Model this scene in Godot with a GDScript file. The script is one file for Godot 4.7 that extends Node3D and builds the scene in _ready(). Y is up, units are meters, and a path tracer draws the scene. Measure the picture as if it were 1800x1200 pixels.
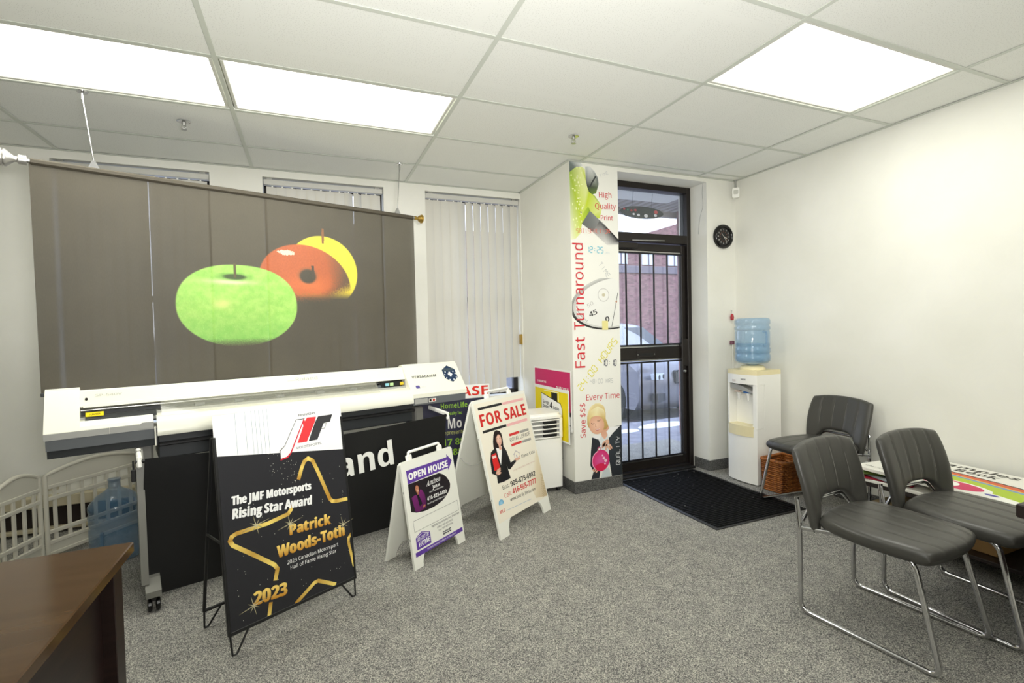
extends Node3D
# A print shop's front room: banner, wide-format printer, sandwich boards, glazed door, water cooler, waiting chairs.

const H := 2.69          # ceiling height
const ZW := -0.4925      # window wall face
const ZD := 0.487        # door wall face
const XR := 5.338        # far side wall face
const XP := 3.564        # pier face beside the third window
const XL := -2.2
const ZR := 6.3

var M := {}
var fonts := {}
var glyphs := {}
var rng := RandomNumberGenerator.new()

# ---------------------------------------------------------------- mesh buffer
class MB:
	var v := PackedVector3Array()
	var n := PackedVector3Array()
	var c := PackedColorArray()
	var t := PackedVector2Array()
	var xf := Transform3D()
	var col := Color(1, 1, 1)

	func put(p: Vector3, nn: Vector3, uv := Vector2.ZERO) -> void:
		v.append(xf * p)
		n.append((xf.basis * nn).normalized())
		c.append(col)
		t.append(uv)

	func tri(a: Vector3, b: Vector3, d: Vector3) -> void:
		var nn := (b - a).cross(d - a)
		if nn.length_squared() < 1e-18:
			return
		nn = nn.normalized()
		put(a, nn); put(d, nn); put(b, nn)

	func trin(a: Vector3, na: Vector3, b: Vector3, nb: Vector3, d: Vector3, nd: Vector3) -> void:
		put(a, na); put(d, nd); put(b, nb)

	func quad(a: Vector3, b: Vector3, d: Vector3, e: Vector3) -> void:
		tri(a, b, d)
		tri(a, d, e)

	func quv(a: Vector3, b: Vector3, d: Vector3, e: Vector3, r := Rect2(0, 0, 1, 1)) -> void:
		var nn := (b - a).cross(d - a).normalized()
		var ua := Vector2(r.position.x, r.end.y)
		var ub := r.end
		var ud := Vector2(r.end.x, r.position.y)
		var ue := r.position
		put(a, nn, ua); put(d, nn, ud); put(b, nn, ub)
		put(a, nn, ua); put(e, nn, ue); put(d, nn, ud)

	func box(ctr: Vector3, size: Vector3, bev := 0.0) -> MB:
		var h := size / 2.0
		var b := minf(bev, minf(h.x, minf(h.y, h.z)) * 0.98)
		for ax in 3:
			var a1 := (ax + 1) % 3
			var a2 := (ax + 2) % 3
			for s in [-1.0, 1.0]:
				var q: Array[Vector3] = []
				for k in [[-1, -1], [1, -1], [1, 1], [-1, 1]]:
					var p := Vector3.ZERO
					p[ax] = s * h[ax]
					p[a1] = k[0] * (h[a1] - b)
					p[a2] = k[1] * (h[a2] - b)
					q.append(ctr + p)
				if s > 0:
					quad(q[0], q[1], q[2], q[3])
				else:
					quad(q[3], q[2], q[1], q[0])
		if b > 0.0:
			for ax in 3:
				var a1 := (ax + 1) % 3
				var a2 := (ax + 2) % 3
				for s1 in [-1.0, 1.0]:
					for s2 in [-1.0, 1.0]:
						var q: Array[Vector3] = []
						for k in [[-1, 0], [1, 0], [1, 1], [-1, 1]]:
							var p := Vector3.ZERO
							p[ax] = k[0] * (h[ax] - b)
							p[a1] = s1 * (h[a1] - (b if k[1] == 1 else 0.0))
							p[a2] = s2 * (h[a2] - (0.0 if k[1] == 1 else b))
							q.append(ctr + p)
						var nn := (q[1] - q[0]).cross(q[2] - q[0])
						var o := Vector3.ZERO
						o[a1] = s1
						o[a2] = s2
						if nn.dot(o) > 0:
							quad(q[0], q[1], q[2], q[3])
						else:
							quad(q[3], q[2], q[1], q[0])
			for sx in [-1.0, 1.0]:
				for sy in [-1.0, 1.0]:
					for sz in [-1.0, 1.0]:
						var p0 := ctr + Vector3(sx * h.x, sy * (h.y - b), sz * (h.z - b))
						var p1 := ctr + Vector3(sx * (h.x - b), sy * h.y, sz * (h.z - b))
						var p2 := ctr + Vector3(sx * (h.x - b), sy * (h.y - b), sz * h.z)
						if sx * sy * sz > 0:
							tri(p0, p1, p2)
						else:
							tri(p2, p1, p0)
		return self

	func span(a: Vector3, b: Vector3, bev := 0.0) -> MB:
		return box((a + b) / 2.0, (b - a).abs(), bev)

	# a box whose length runs from a to b
	func bar(a: Vector3, b: Vector3, w: float, h: float, bev := 0.0, up := Vector3.UP) -> MB:
		var z := (b - a).normalized()
		var x := up.cross(z)
		if x.length() < 0.01:
			x = Vector3.RIGHT.cross(z)
		x = x.normalized()
		var y := z.cross(x)
		var keep := xf
		xf = xf * Transform3D(Basis(x, y, z), (a + b) / 2.0)
		box(Vector3.ZERO, Vector3(w, h, (b - a).length()), bev)
		xf = keep
		return self

	func tube(pts: Array, r: float, seg := 10, closed := false) -> MB:
		var cnt := pts.size()
		var dirs: Array[Vector3] = []
		for i in cnt:
			var a: Vector3 = pts[(i - 1 + cnt) % cnt] if (closed or i > 0) else pts[0]
			var b: Vector3 = pts[(i + 1) % cnt] if (closed or i < cnt - 1) else pts[cnt - 1]
			dirs.append((b - a).normalized())
		var u := dirs[0].cross(Vector3.UP)
		if u.length() < 0.05:
			u = dirs[0].cross(Vector3.RIGHT)
		u = u.normalized()
		var rings := []
		for i in cnt:
			u = (u - dirs[i] * u.dot(dirs[i])).normalized()
			var w := dirs[i].cross(u)
			var ring := []
			for k in seg:
				var an := TAU * k / seg
				ring.append(u * cos(an) + w * sin(an))
			rings.append(ring)
		var last := cnt if closed else cnt - 1
		for i in last:
			var j := (i + 1) % cnt
			for k in seg:
				var l := (k + 1) % seg
				var n0: Vector3 = rings[i][k]
				var n1: Vector3 = rings[i][l]
				var n2: Vector3 = rings[j][l]
				var n3: Vector3 = rings[j][k]
				var p0: Vector3 = pts[i] + n0 * r
				var p1: Vector3 = pts[i] + n1 * r
				var p2: Vector3 = pts[j] + n2 * r
				var p3: Vector3 = pts[j] + n3 * r
				trin(p0, n0, p1, n1, p2, n2)
				trin(p0, n0, p2, n2, p3, n3)
		if not closed:
			for e in [0, cnt - 1]:
				for k in seg:
					var l := (k + 1) % seg
					var p0: Vector3 = pts[e] + rings[e][k] * r
					var p1: Vector3 = pts[e] + rings[e][l] * r
					if e == 0:
						tri(pts[e], p1, p0)
					else:
						tri(pts[e], p0, p1)
		return self

	# profile of (radius, height), turned about y
	func lathe(prof: Array, seg := 24, o := Vector3.ZERO) -> MB:
		for i in prof.size() - 1:
			var a: Vector2 = prof[i]
			var b: Vector2 = prof[i + 1]
			if a.distance_to(b) < 1e-6:
				continue
			var nr := Vector2((b - a).y, -(b - a).x).normalized()
			var na := nr
			var nb := nr
			if i > 0:
				var z: Vector2 = prof[i - 1]
				var m := Vector2((a - z).y, -(a - z).x).normalized()
				if m.dot(nr) > 0.6:
					na = (m + nr).normalized()
			if i < prof.size() - 2:
				var z: Vector2 = prof[i + 2]
				var m := Vector2((z - b).y, -(z - b).x).normalized()
				if m.dot(nr) > 0.6:
					nb = (m + nr).normalized()
			for k in seg:
				var t0 := TAU * k / seg
				var t1 := TAU * (k + 1) / seg
				var d0 := Vector3(cos(t0), 0, -sin(t0))
				var d1 := Vector3(cos(t1), 0, -sin(t1))
				var p0 := o + d0 * a.x + Vector3(0, a.y, 0)
				var p1 := o + d1 * a.x + Vector3(0, a.y, 0)
				var p2 := o + d1 * b.x + Vector3(0, b.y, 0)
				var p3 := o + d0 * b.x + Vector3(0, b.y, 0)
				var y := Vector3.UP
				if a.x > 1e-6:
					trin(p0, d0 * na.x + y * na.y, p1, d1 * na.x + y * na.y, p2, d1 * nb.x + y * nb.y)
				if b.x > 1e-6:
					trin(p0, d0 * na.x + y * na.y, p2, d1 * nb.x + y * nb.y, p3, d0 * nb.x + y * nb.y)
		return self

	# polygon in xy pushed from z0 to z1
	func prism(poly: PackedVector2Array, z0: float, z1: float) -> MB:
		var pl := poly
		if Geometry2D.is_polygon_clockwise(pl):
			pl = pl.duplicate()
			pl.reverse()
		var ix := Geometry2D.triangulate_polygon(pl)
		for i in range(0, ix.size(), 3):
			var a := pl[ix[i]]
			var b := pl[ix[i + 1]]
			var d := pl[ix[i + 2]]
			if (b - a).cross(d - a) < 0:
				var e := b
				b = d
				d = e
			tri(Vector3(a.x, a.y, z1), Vector3(b.x, b.y, z1), Vector3(d.x, d.y, z1))
			tri(Vector3(a.x, a.y, z0), Vector3(d.x, d.y, z0), Vector3(b.x, b.y, z0))
		for i in pl.size():
			var a := pl[i]
			var b := pl[(i + 1) % pl.size()]
			quad(Vector3(a.x, a.y, z0), Vector3(b.x, b.y, z0), Vector3(b.x, b.y, z1), Vector3(a.x, a.y, z1))
		return self

	# smooth grid of points [row][column]; seen from the side where rows go up and columns go right
	func sheet(g: Array, uv := false) -> MB:
		var nr := g.size()
		var nc: int = g[0].size()
		var nn := []
		for i in nr:
			var row := []
			for j in nc:
				var du: Vector3 = g[i][mini(j + 1, nc - 1)] - g[i][maxi(j - 1, 0)]
				var dv: Vector3 = g[mini(i + 1, nr - 1)][j] - g[maxi(i - 1, 0)][j]
				row.append(du.cross(dv).normalized())
			nn.append(row)
		for i in nr - 1:
			for j in nc - 1:
				var q := [[i, j], [i, j + 1], [i + 1, j + 1], [i, j], [i + 1, j + 1], [i + 1, j]]
				for s in [0, 3]:
					for k in [s, s + 2, s + 1]:
						var a: int = q[k][0]
						var b: int = q[k][1]
						put(g[a][b], nn[a][b], Vector2(float(b) / (nc - 1), 1.0 - float(a) / (nr - 1)) if uv else Vector2.ZERO)
		return self

	# flat print: everything below lies in the xy plane, lifted a little for each layer
	func poly(pts: Array, color, z: float) -> MB:
		var pl := PackedVector2Array()
		for p in pts:
			pl.append(Vector2(p[0], p[1]))
		var ix := Geometry2D.triangulate_polygon(pl)
		for i in range(0, ix.size(), 3):
			var id := [ix[i], ix[i + 1], ix[i + 2]]
			var a := pl[id[0]]
			var b := pl[id[1]]
			var d := pl[id[2]]
			if (b - a).cross(d - a) > 0:
				id = [id[0], id[2], id[1]]
			for k in id:
				col = color[k] if color is Array else color
				put(Vector3(pl[k].x, pl[k].y, z), Vector3.BACK)
		return self

	func rect(x0: float, y0: float, x1: float, y1: float, color: Color, z: float) -> MB:
		return poly([[x0, y0], [x1, y0], [x1, y1], [x0, y1]], color, z)

	func oval(cx: float, cy: float, rx: float, ry: float, color: Color, z: float, turn := 0.0, inner = null, seg := 28) -> MB:
		for k in seg:
			var a0 := TAU * k / seg
			var a1 := TAU * (k + 1) / seg
			var p0 := Vector2(cos(a0) * rx, sin(a0) * ry).rotated(turn) + Vector2(cx, cy)
			var p1 := Vector2(cos(a1) * rx, sin(a1) * ry).rotated(turn) + Vector2(cx, cy)
			col = inner if inner != null else color
			put(Vector3(cx, cy, z), Vector3.BACK)
			col = color
			put(Vector3(p1.x, p1.y, z), Vector3.BACK)
			put(Vector3(p0.x, p0.y, z), Vector3.BACK)
		return self

	func ring(cx: float, cy: float, r0: float, r1: float, color: Color, z: float, a0 := 0.0, a1 := TAU, seg := 40) -> MB:
		for k in seg:
			var t0 := lerpf(a0, a1, float(k) / seg)
			var t1 := lerpf(a0, a1, float(k + 1) / seg)
			var d0 := Vector2(cos(t0), sin(t0))
			var d1 := Vector2(cos(t1), sin(t1))
			var o := Vector2(cx, cy)
			var q := [o + d0 * r0, o + d0 * r1, o + d1 * r1, o + d1 * r0]
			poly([[q[0].x, q[0].y], [q[1].x, q[1].y], [q[2].x, q[2].y], [q[3].x, q[3].y]], color, z)
		return self

	func stroke(pts: Array, w: float, color, z: float) -> MB:
		var p: Array[Vector2] = []
		for a in pts:
			p.append(Vector2(a[0], a[1]))
		var l: Array[Vector2] = []
		var r: Array[Vector2] = []
		for i in p.size():
			var d0 := (p[i] - p[i - 1]).normalized() if i > 0 else (p[1] - p[0]).normalized()
			var d1 := (p[i + 1] - p[i]).normalized() if i < p.size() - 1 else d0
			var m := (d0.orthogonal() + d1.orthogonal()).normalized()
			var k := w / 2.0 / maxf(0.35, m.dot(d0.orthogonal()))
			l.append(p[i] + m * k)
			r.append(p[i] - m * k)
		for i in p.size() - 1:
			var cc = color
			if color is Array:
				cc = [color[i % color.size()], color[i % color.size()], color[(i + 1) % color.size()], color[(i + 1) % color.size()]]
			poly([[r[i].x, r[i].y], [l[i].x, l[i].y], [l[i + 1].x, l[i + 1].y], [r[i + 1].x, r[i + 1].y]], cc, z)
		return self

	func build() -> ArrayMesh:
		var a := []
		a.resize(Mesh.ARRAY_MAX)
		a[Mesh.ARRAY_VERTEX] = v
		a[Mesh.ARRAY_NORMAL] = n
		a[Mesh.ARRAY_COLOR] = c
		a[Mesh.ARRAY_TEX_UV] = t
		var m := ArrayMesh.new()
		m.add_surface_from_arrays(Mesh.PRIMITIVE_TRIANGLES, a)
		return m

# ---------------------------------------------------------------- scene helpers
func part(parent: Node, called: String, mb: MB, m: Material) -> MeshInstance3D:
	return inst(parent, called, mb.build(), m)

func inst(parent: Node, called: String, mesh: Mesh, m: Material) -> MeshInstance3D:
	var o := MeshInstance3D.new()
	o.name = called
	o.mesh = mesh
	o.material_override = m
	parent.add_child(o, true)
	return o

var taken := {}
func numbered(called: String) -> String:
	taken[called] = taken.get(called, -1) + 1
	return called if taken[called] == 0 else "%s_%03d" % [called, taken[called]]

func thing(called: String, label: String, category: String, at := Vector3.ZERO, turn := 0.0, group := "") -> Node3D:
	var o := Node3D.new()
	o.name = numbered(called)
	add_child(o)
	o.position = at
	o.rotation.y = turn
	o.set_meta("label", label)
	o.set_meta("category", category)
	if group:
		o.set_meta("group", group)
	return o

func tag(o: Node, label: String, category: String, group := "") -> void:
	o.set_meta("label", label)
	o.set_meta("category", category)
	if group:
		o.set_meta("group", group)

func struct(called: String, label: String, category: String, at := Vector3.ZERO) -> Node3D:
	var o := Node3D.new()
	o.name = called
	add_child(o)
	o.position = at
	o.set_meta("kind", "structure")
	tag(o, label, category)
	return o

func struct_mesh(called: String, label: String, category: String, mb: MB, m: Material) -> MeshInstance3D:
	var o := part(self, called, mb, m)
	o.set_meta("kind", "structure")
	tag(o, label, category)
	return o

func copy(o: Node3D, label := "") -> Node3D:
	var d: Node3D = o.duplicate()
	var base := str(o.name)
	d.name = numbered(base)
	add_child(d)
	if label:
		d.set_meta("label", label)
	return d

func lin(r: float, g: float, b: float) -> Color:   # print colours, given as seen on paper
	return Color(r / 255.0, g / 255.0, b / 255.0).srgb_to_linear()

func mat(r: float, g: float, b: float, rough := 0.6, metal := 0.0) -> StandardMaterial3D:
	var m := StandardMaterial3D.new()
	m.albedo_color = Color(r / 255.0, g / 255.0, b / 255.0)
	m.roughness = rough
	m.metallic = metal
	return m

func noise_tex(kind: int, freq: float, lo: Color, hi: Color, size := 512, octaves := 1, a := 0.0, b := 1.0, sd := 1) -> NoiseTexture2D:
	var f := FastNoiseLite.new()
	f.noise_type = kind
	f.frequency = freq
	f.seed = sd
	f.fractal_type = FastNoiseLite.FRACTAL_FBM if octaves > 1 else FastNoiseLite.FRACTAL_NONE
	f.fractal_octaves = octaves
	var g := Gradient.new()
	g.offsets = PackedFloat32Array([a, b])
	g.colors = PackedColorArray([lo, hi])
	var t := NoiseTexture2D.new()
	t.noise = f
	t.width = size
	t.height = size
	t.seamless = true
	t.color_ramp = g
	return t

func tri_tex(m: StandardMaterial3D, t: Texture2D, scale: float, world := true) -> void:
	m.albedo_texture = t
	m.uv1_triplanar = true
	m.uv1_world_triplanar = world
	m.uv1_scale = Vector3.ONE * scale

func bump(m: StandardMaterial3D, t: Texture2D, cm: float) -> void:
	m.heightmap_enabled = true
	m.heightmap_texture = t
	m.heightmap_scale = cm

# lettering: baseline from (x0, y0), fitted to width w (0 = natural), capital height h
func words(mb: MB, s: String, x0: float, y0: float, w: float, h: float, color, z: float, face := "bold", turn := 0.0, skew := 0.0, heavy := 0.0) -> void:
	var key := face + "|" + s
	if not glyphs.has(key):
		var tm := TextMesh.new()
		tm.font = fonts[face]
		tm.text = s
		tm.font_size = 48
		tm.pixel_size = 0.01
		tm.depth = 0.01
		tm.curve_step = 1.6
		tm.horizontal_alignment = HORIZONTAL_ALIGNMENT_LEFT
		tm.vertical_alignment = VERTICAL_ALIGNMENT_TOP
		var arr := tm.get_mesh_arrays()
		var vs: PackedVector3Array = arr[Mesh.ARRAY_VERTEX]
		var ns: PackedVector3Array = arr[Mesh.ARRAY_NORMAL]
		var ix: PackedInt32Array = arr[Mesh.ARRAY_INDEX]
		var base: float = -fonts[face].get_ascent(48) * 0.01
		var pts := PackedVector2Array()
		var lo := 1e9
		var hi := -1e9
		for i in range(0, ix.size(), 3):
			if ns[ix[i]].z > 0.5:
				for k in 3:
					var p := vs[ix[i + k]]
					pts.append(Vector2(p.x, p.y - base) / 0.48)
					lo = minf(lo, p.x / 0.48)
					hi = maxf(hi, p.x / 0.48)
		glyphs[key] = [pts, lo, hi]
	var g: Array = glyphs[key]
	var pts: PackedVector2Array = g[0]
	var sy := h / 0.714
	var sx: float = sy if w <= 0.0 else w / (g[2] - g[1])
	var passes := [Vector2.ZERO]
	if heavy > 0.0:
		passes = [Vector2(-heavy * h, 0), Vector2(heavy * h, 0), Vector2(0, heavy * h * 0.6), Vector2(0, -heavy * h * 0.6)]
	for n in passes.size():
		var off: Vector2 = passes[n]
		for i in range(0, pts.size(), 3):
			var q := []
			for k in 3:
				var p := Vector2((pts[i + k].x - g[1]) * sx, pts[i + k].y * sy)
				var f := clampf(p.y / h, 0.0, 1.0)
				p += off
				p.x += p.y * skew
				q.append([p.rotated(turn) + Vector2(x0, y0), f])
			if (q[1][0] - q[0][0]).cross(q[2][0] - q[0][0]) > 0:
				q = [q[0], q[2], q[1]]
			for k in 3:
				mb.col = color if color is Color else (color[0] as Color).lerp(color[1], q[k][1])
				mb.put(Vector3(q[k][0].x, q[k][0].y, z + 0.00005 * n), Vector3.BACK)

const SEG := {
	"0": "abcdef", "1": "bc", "2": "abged", "3": "abgcd", "4": "fgbc", "5": "afgcd", "6": "afgedc", "7": "abc", "8": "abcdefg", "9": "abcdfg",
	"H": "fegbc", "O": "abcdef", "U": "fedcb", "R": "efabgk", "S": "afgcd", "A": "efabcg", "T": "aij", "I": "ij", "F": "aefg", "C": "aefd", "N": "efhkbc", "Q": "abcdefk", "L": "fed", "Y": "fgbj", "E": "aefgd", "M": "efhmbc", "P": "efabg", ":": "x", " ": "",
}
func digits(mb: MB, s: String, x0: float, y0: float, w: float, h: float, color: Color, z: float, turn := 0.0, thick := 0.12) -> void:
	var cw := w / s.length()
	var a := cw * 0.70
	var g := h * 0.045
	var lines := {
		"a": [Vector2(g, h), Vector2(a - g, h)], "b": [Vector2(a, h - g), Vector2(a, h / 2 + g)], "c": [Vector2(a, h / 2 - g), Vector2(a, g)], "d": [Vector2(g, 0), Vector2(a - g, 0)],
		"e": [Vector2(0, g), Vector2(0, h / 2 - g)], "f": [Vector2(0, h / 2 + g), Vector2(0, h - g)], "g": [Vector2(g, h / 2), Vector2(a - g, h / 2)],
		"i": [Vector2(a / 2, h - g), Vector2(a / 2, h / 2 + g)], "j": [Vector2(a / 2, h / 2 - g), Vector2(a / 2, g)], "k": [Vector2(a / 2, h / 2 - g), Vector2(a, g)],
		"h": [Vector2(g, h - g), Vector2(a / 2, h / 2)], "m": [Vector2(a / 2, h / 2), Vector2(a, h - g)],
	}
	for i in s.length():
		for q in SEG.get(s[i], ""):
			var segs := []
			if q == "x":
				segs = [[Vector2(a / 2, h * 0.28), Vector2(a / 2, h * 0.28 + h * thick)], [Vector2(a / 2, h * 0.66), Vector2(a / 2, h * 0.66 + h * thick)]]
			else:
				segs = [lines[q]]
			for e in segs:
				var p0: Vector2 = (e[0] + Vector2(i * cw, 0)).rotated(turn) + Vector2(x0, y0)
				var p1: Vector2 = (e[1] + Vector2(i * cw, 0)).rotated(turn) + Vector2(x0, y0)
				mb.stroke([[p0.x, p0.y], [p1.x, p1.y]], h * thick, color, z)

func rounded(x0: float, y0: float, x1: float, y1: float, r: float, seg := 4) -> PackedVector2Array:
	var p := PackedVector2Array()
	for q in [[x1 - r, y0 + r, -PI / 2], [x1 - r, y1 - r, 0.0], [x0 + r, y1 - r, PI / 2], [x0 + r, y0 + r, PI]]:
		for k in seg + 1:
			var a: float = q[2] + PI / 2 * k / seg
			p.append(Vector2(q[0] + cos(a) * r, q[1] + sin(a) * r))
	return p

# points along a path with its corners rounded
func bend(pts: Array, r: float, seg := 5) -> Array:
	var o := [pts[0]]
	for i in range(1, pts.size() - 1):
		var a: Vector3 = (pts[i - 1] - pts[i])
		var b: Vector3 = (pts[i + 1] - pts[i])
		var k := minf(r, minf(a.length(), b.length()) * 0.49)
		var p0: Vector3 = pts[i] + a.normalized() * k
		var p1: Vector3 = pts[i] + b.normalized() * k
		for j in seg + 1:
			var t := float(j) / seg
			o.append(p0.lerp(pts[i], t).lerp((pts[i] as Vector3).lerp(p1, t), t))
	o.append(pts[pts.size() - 1])
	return o

# ---------------------------------------------------------------- start
func _ready() -> void:
	rng.seed = 7
	# camera
	var cam := Camera3D.new()
	cam.name = "camera"
	add_child(cam)
	cam.position = Vector3(1.597, 1.356, 3.949)
	cam.rotation = Vector3(-0.0258, -0.3936, -0.0226)
	cam.fov = 69.836
	cam.near = 0.05
	cam.far = 200.0
	cam.current = true
	# overcast sky
	var env := Environment.new()
	var sm := ProceduralSkyMaterial.new()
	sm.sky_top_color = Color(0.80, 0.87, 1.0)
	sm.sky_horizon_color = Color(0.95, 0.97, 1.0)
	sm.ground_bottom_color = Color(0.45, 0.46, 0.5)
	sm.ground_horizon_color = Color(0.8, 0.82, 0.88)
	sm.sky_energy_multiplier = 1.7
	sm.ground_energy_multiplier = 0.9
	var sky := Sky.new()
	sky.sky_material = sm
	env.background_mode = Environment.BG_SKY
	env.sky = sky
	env.tonemap_mode = Environment.TONE_MAPPER_LINEAR
	env.tonemap_exposure = 1.19
	env.sdfgi_enabled = true
	env.ssao_enabled = true
	env.ssil_enabled = true
	var we := WorldEnvironment.new()
	we.name = "world"
	we.environment = env
	add_child(we)
	# the photographer's flash, turned up at the ceiling beside the camera
	var flash := SpotLight3D.new()
	flash.name = "camera_flash"
	add_child(flash)
	flash.position = Vector3(1.75, 1.45, 4.05)
	flash.rotation = Vector3(deg_to_rad(38), deg_to_rad(-18), 0)
	flash.spot_angle = 80
	flash.spot_angle_attenuation = 1.0
	flash.spot_range = 12
	flash.spot_attenuation = 2
	flash.light_size = 0.2
	flash.light_energy = FLASH
	flash.light_color = Color(0.99, 0.985, 0.975)
	flash.shadow_enabled = true
	fonts_and_materials()
	shell()
	ceiling_grid()
	ceiling_lights()
	windows_and_blinds()
	entrance_door()
	outdoors()
	printed_banner()
	printer()
	award_board()
	open_house_board()
	for_sale_board()
	yard_signs()
	air_conditioner()
	pier_poster()
	cooler()
	chairs()
	low_table()
	desks()
	play_yard()
	small_things()

const FLASH := 8.2
const LAMP := 1.05

func fonts_and_materials() -> void:
	for f in [["sans", "Droid Sans", 400], ["bold", "Droid Sans", 700], ["serif", "Droid Serif", 400], ["serif_bold", "Droid Serif", 700], ["mono", "Droid Sans Mono", 400]]:
		var s := SystemFont.new()
		s.font_names = PackedStringArray([f[1]])
		s.font_weight = f[2]
		fonts[f[0]] = s
	var W := Color(1, 1, 1)
	# paint and plaster
	var m := mat(241, 240, 232, 0.75)
	tri_tex(m, noise_tex(FastNoiseLite.TYPE_SIMPLEX_SMOOTH, 0.006, Color(0.965, 0.965, 0.955), W, 512, 4), 0.4)
	M.wall = m
	# carpet: fine loop pile of light and dark greys
	m = mat(210, 209, 202, 1.0)
	var ct := noise_tex(FastNoiseLite.TYPE_VALUE, 0.33, Color(0.42, 0.42, 0.43), Color(1.0, 0.99, 0.96), 1024, 2, 0.25, 0.76)
	tri_tex(m, ct, 1.15)
	bump(m, ct, 0.35)
	m.detail_enabled = true
	m.detail_blend_mode = BaseMaterial3D.BLEND_MODE_MUL
	m.detail_albedo = noise_tex(FastNoiseLite.TYPE_SIMPLEX_SMOOTH, 0.012, Color(0.93, 0.93, 0.94), W, 512, 3, 0.2, 0.8, 5)
	m.detail_uv_layer = BaseMaterial3D.DETAIL_UV_1
	M.carpet = m
	m = mat(120, 120, 117, 1.0)
	tri_tex(m, noise_tex(FastNoiseLite.TYPE_VALUE, 0.3, Color(0.5, 0.5, 0.5), W, 512, 2, 0.2, 0.8, 3), 2.0)
	M.base = m
	# ceiling: mineral tile with pinholes, painted steel grid
	m = mat(238, 239, 233, 0.95)
	var hole := noise_tex(FastNoiseLite.TYPE_CELLULAR, 0.085, Color(0.55, 0.55, 0.52), W, 1024, 1, 0.03, 0.075, 2)
	tri_tex(m, hole, 1.1)
	M.tile = m
	M.grid = mat(206, 210, 200, 0.5)
	M.lamp_frame = mat(214, 214, 205, 0.5)
	m = mat(255, 252, 240, 0.5)
	m.emission_enabled = true
	m.emission = Color(1.0, 1.0, 0.965)
	m.emission_energy_multiplier = 1.9
	M.diffuser = m
	# metals
	M.chrome = mat(205, 205, 207, 0.12, 1.0)
	M.steel = mat(190, 190, 188, 0.32, 1.0)
	M.brass = mat(205, 170, 90, 0.3, 1.0)
	M.black_metal = mat(24, 24, 25, 0.45)
	m = mat(38, 33, 30, 0.4)
	m.metallic = 0.3
	M.bronze = m
	M.bar = mat(20, 20, 26, 0.4)
	# plastics
	M.white_plastic = mat(249, 248, 241, 0.35)
	M.sign_plastic = mat(238, 238, 228, 0.38)
	M.printer_white = mat(238, 237, 222, 0.3)
	M.light_grey = mat(168, 168, 163, 0.45)
	M.mid_grey = mat(100, 104, 107, 0.45)
	M.dark_grey = mat(48, 51, 53, 0.45)
	M.stand_grey = mat(128, 127, 120, 0.45)
	M.black = mat(16, 16, 17, 0.5)
	M.gloss_black = mat(14, 14, 15, 0.22)
	M.cream = mat(238, 226, 182, 0.4)
	M.gate = mat(226, 222, 206, 0.45)
	M.blind = mat(214, 211, 200, 0.7)
	M.blind.backlight_enabled = true
	M.blind.backlight = Color(0.45, 0.44, 0.41)
	M.rail = mat(206, 205, 198, 0.4)
	m = mat(66, 65, 61, 0.36)
	M.vinyl = m
	m.metallic_specular = 0.5
	M.seam = mat(128, 125, 118, 0.5)
	m = mat(13, 13, 15, 0.42)
	M.drape = m
	# clear things
	m = mat(200, 215, 225, 0.03)
	m.transparency = BaseMaterial3D.TRANSPARENCY_ALPHA
	m.albedo_color.a = 0.06
	M.glass = m
	m = mat(225, 225, 205, 0.06)
	m.transparency = BaseMaterial3D.TRANSPARENCY_ALPHA
	m.albedo_color.a = 0.22
	M.acrylic = m
	m = mat(140, 186, 220, 0.08)
	m.transparency = BaseMaterial3D.TRANSPARENCY_ALPHA
	m.albedo_color.a = 0.40
	M.jug = m
	m = mat(120, 168, 205, 0.1)
	m.transparency = BaseMaterial3D.TRANSPARENCY_ALPHA
	m.albedo_color.a = 0.36
	M.jug_band = m
	# wood
	m = mat(84, 64, 42, 0.14)
	tri_tex(m, grain(Color(0.80, 0.76, 0.72), Color(1.0, 0.98, 0.95), 26.0, 2.0, 9), 0.7)
	m.metallic_specular = 0.4
	M.desk_top = m
	m = mat(46, 31, 28, 0.35)
	tri_tex(m, grain(Color(0.6, 0.55, 0.55), W, 30.0, 3.0, 11), 1.2)
	M.desk_side = m
	m = mat(36, 26, 24, 0.4)
	M.dark_wood = m
	# printed ink
	m = StandardMaterial3D.new()
	m.vertex_color_use_as_albedo = true
	m.roughness = 0.5
	m.metallic_specular = 0.35
	M.ink = m
	m = StandardMaterial3D.new()
	m.vertex_color_use_as_albedo = true
	m.roughness = 0.6
	M.paper_ink = m
	# rubber mat
	m = mat(15, 16, 16, 0.95)
	m.metallic_specular = 0.2
	tri_tex(m, noise_tex(FastNoiseLite.TYPE_SIMPLEX_SMOOTH, 0.05, Color(0.6, 0.6, 0.6), W, 512, 4, 0.2, 0.8, 8), 1.0)
	M.mat = m
	m = mat(196, 122, 52, 0.55)
	tri_tex(m, noise_tex(FastNoiseLite.TYPE_VALUE, 0.09, Color(0.62, 0.55, 0.45), W, 256, 2, 0.2, 0.8, 12), 3.0)
	M.wicker = m
	# outdoors
	m = mat(150, 116, 113, 0.9)
	tri_tex(m, brickish(), 0.5)
	M.brick = m
	M.brick_dark = mat(120, 112, 120, 0.9)
	m = mat(150, 150, 158, 0.95)
	tri_tex(m, noise_tex(FastNoiseLite.TYPE_SIMPLEX_SMOOTH, 0.03, Color(0.8, 0.8, 0.82), W, 512, 4), 0.35)
	M.pavement = m
	M.snow = mat(238, 240, 245, 0.9)
	M.car_paint = mat(128, 128, 136, 0.25, 0.3)
	M.car_dark = mat(40, 42, 48, 0.3)
	M.tyre = mat(26, 26, 28, 0.85)
	M.canopy = mat(168, 160, 156, 0.7)
	M.pane_sky = mat(214, 224, 235, 0.1)

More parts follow.
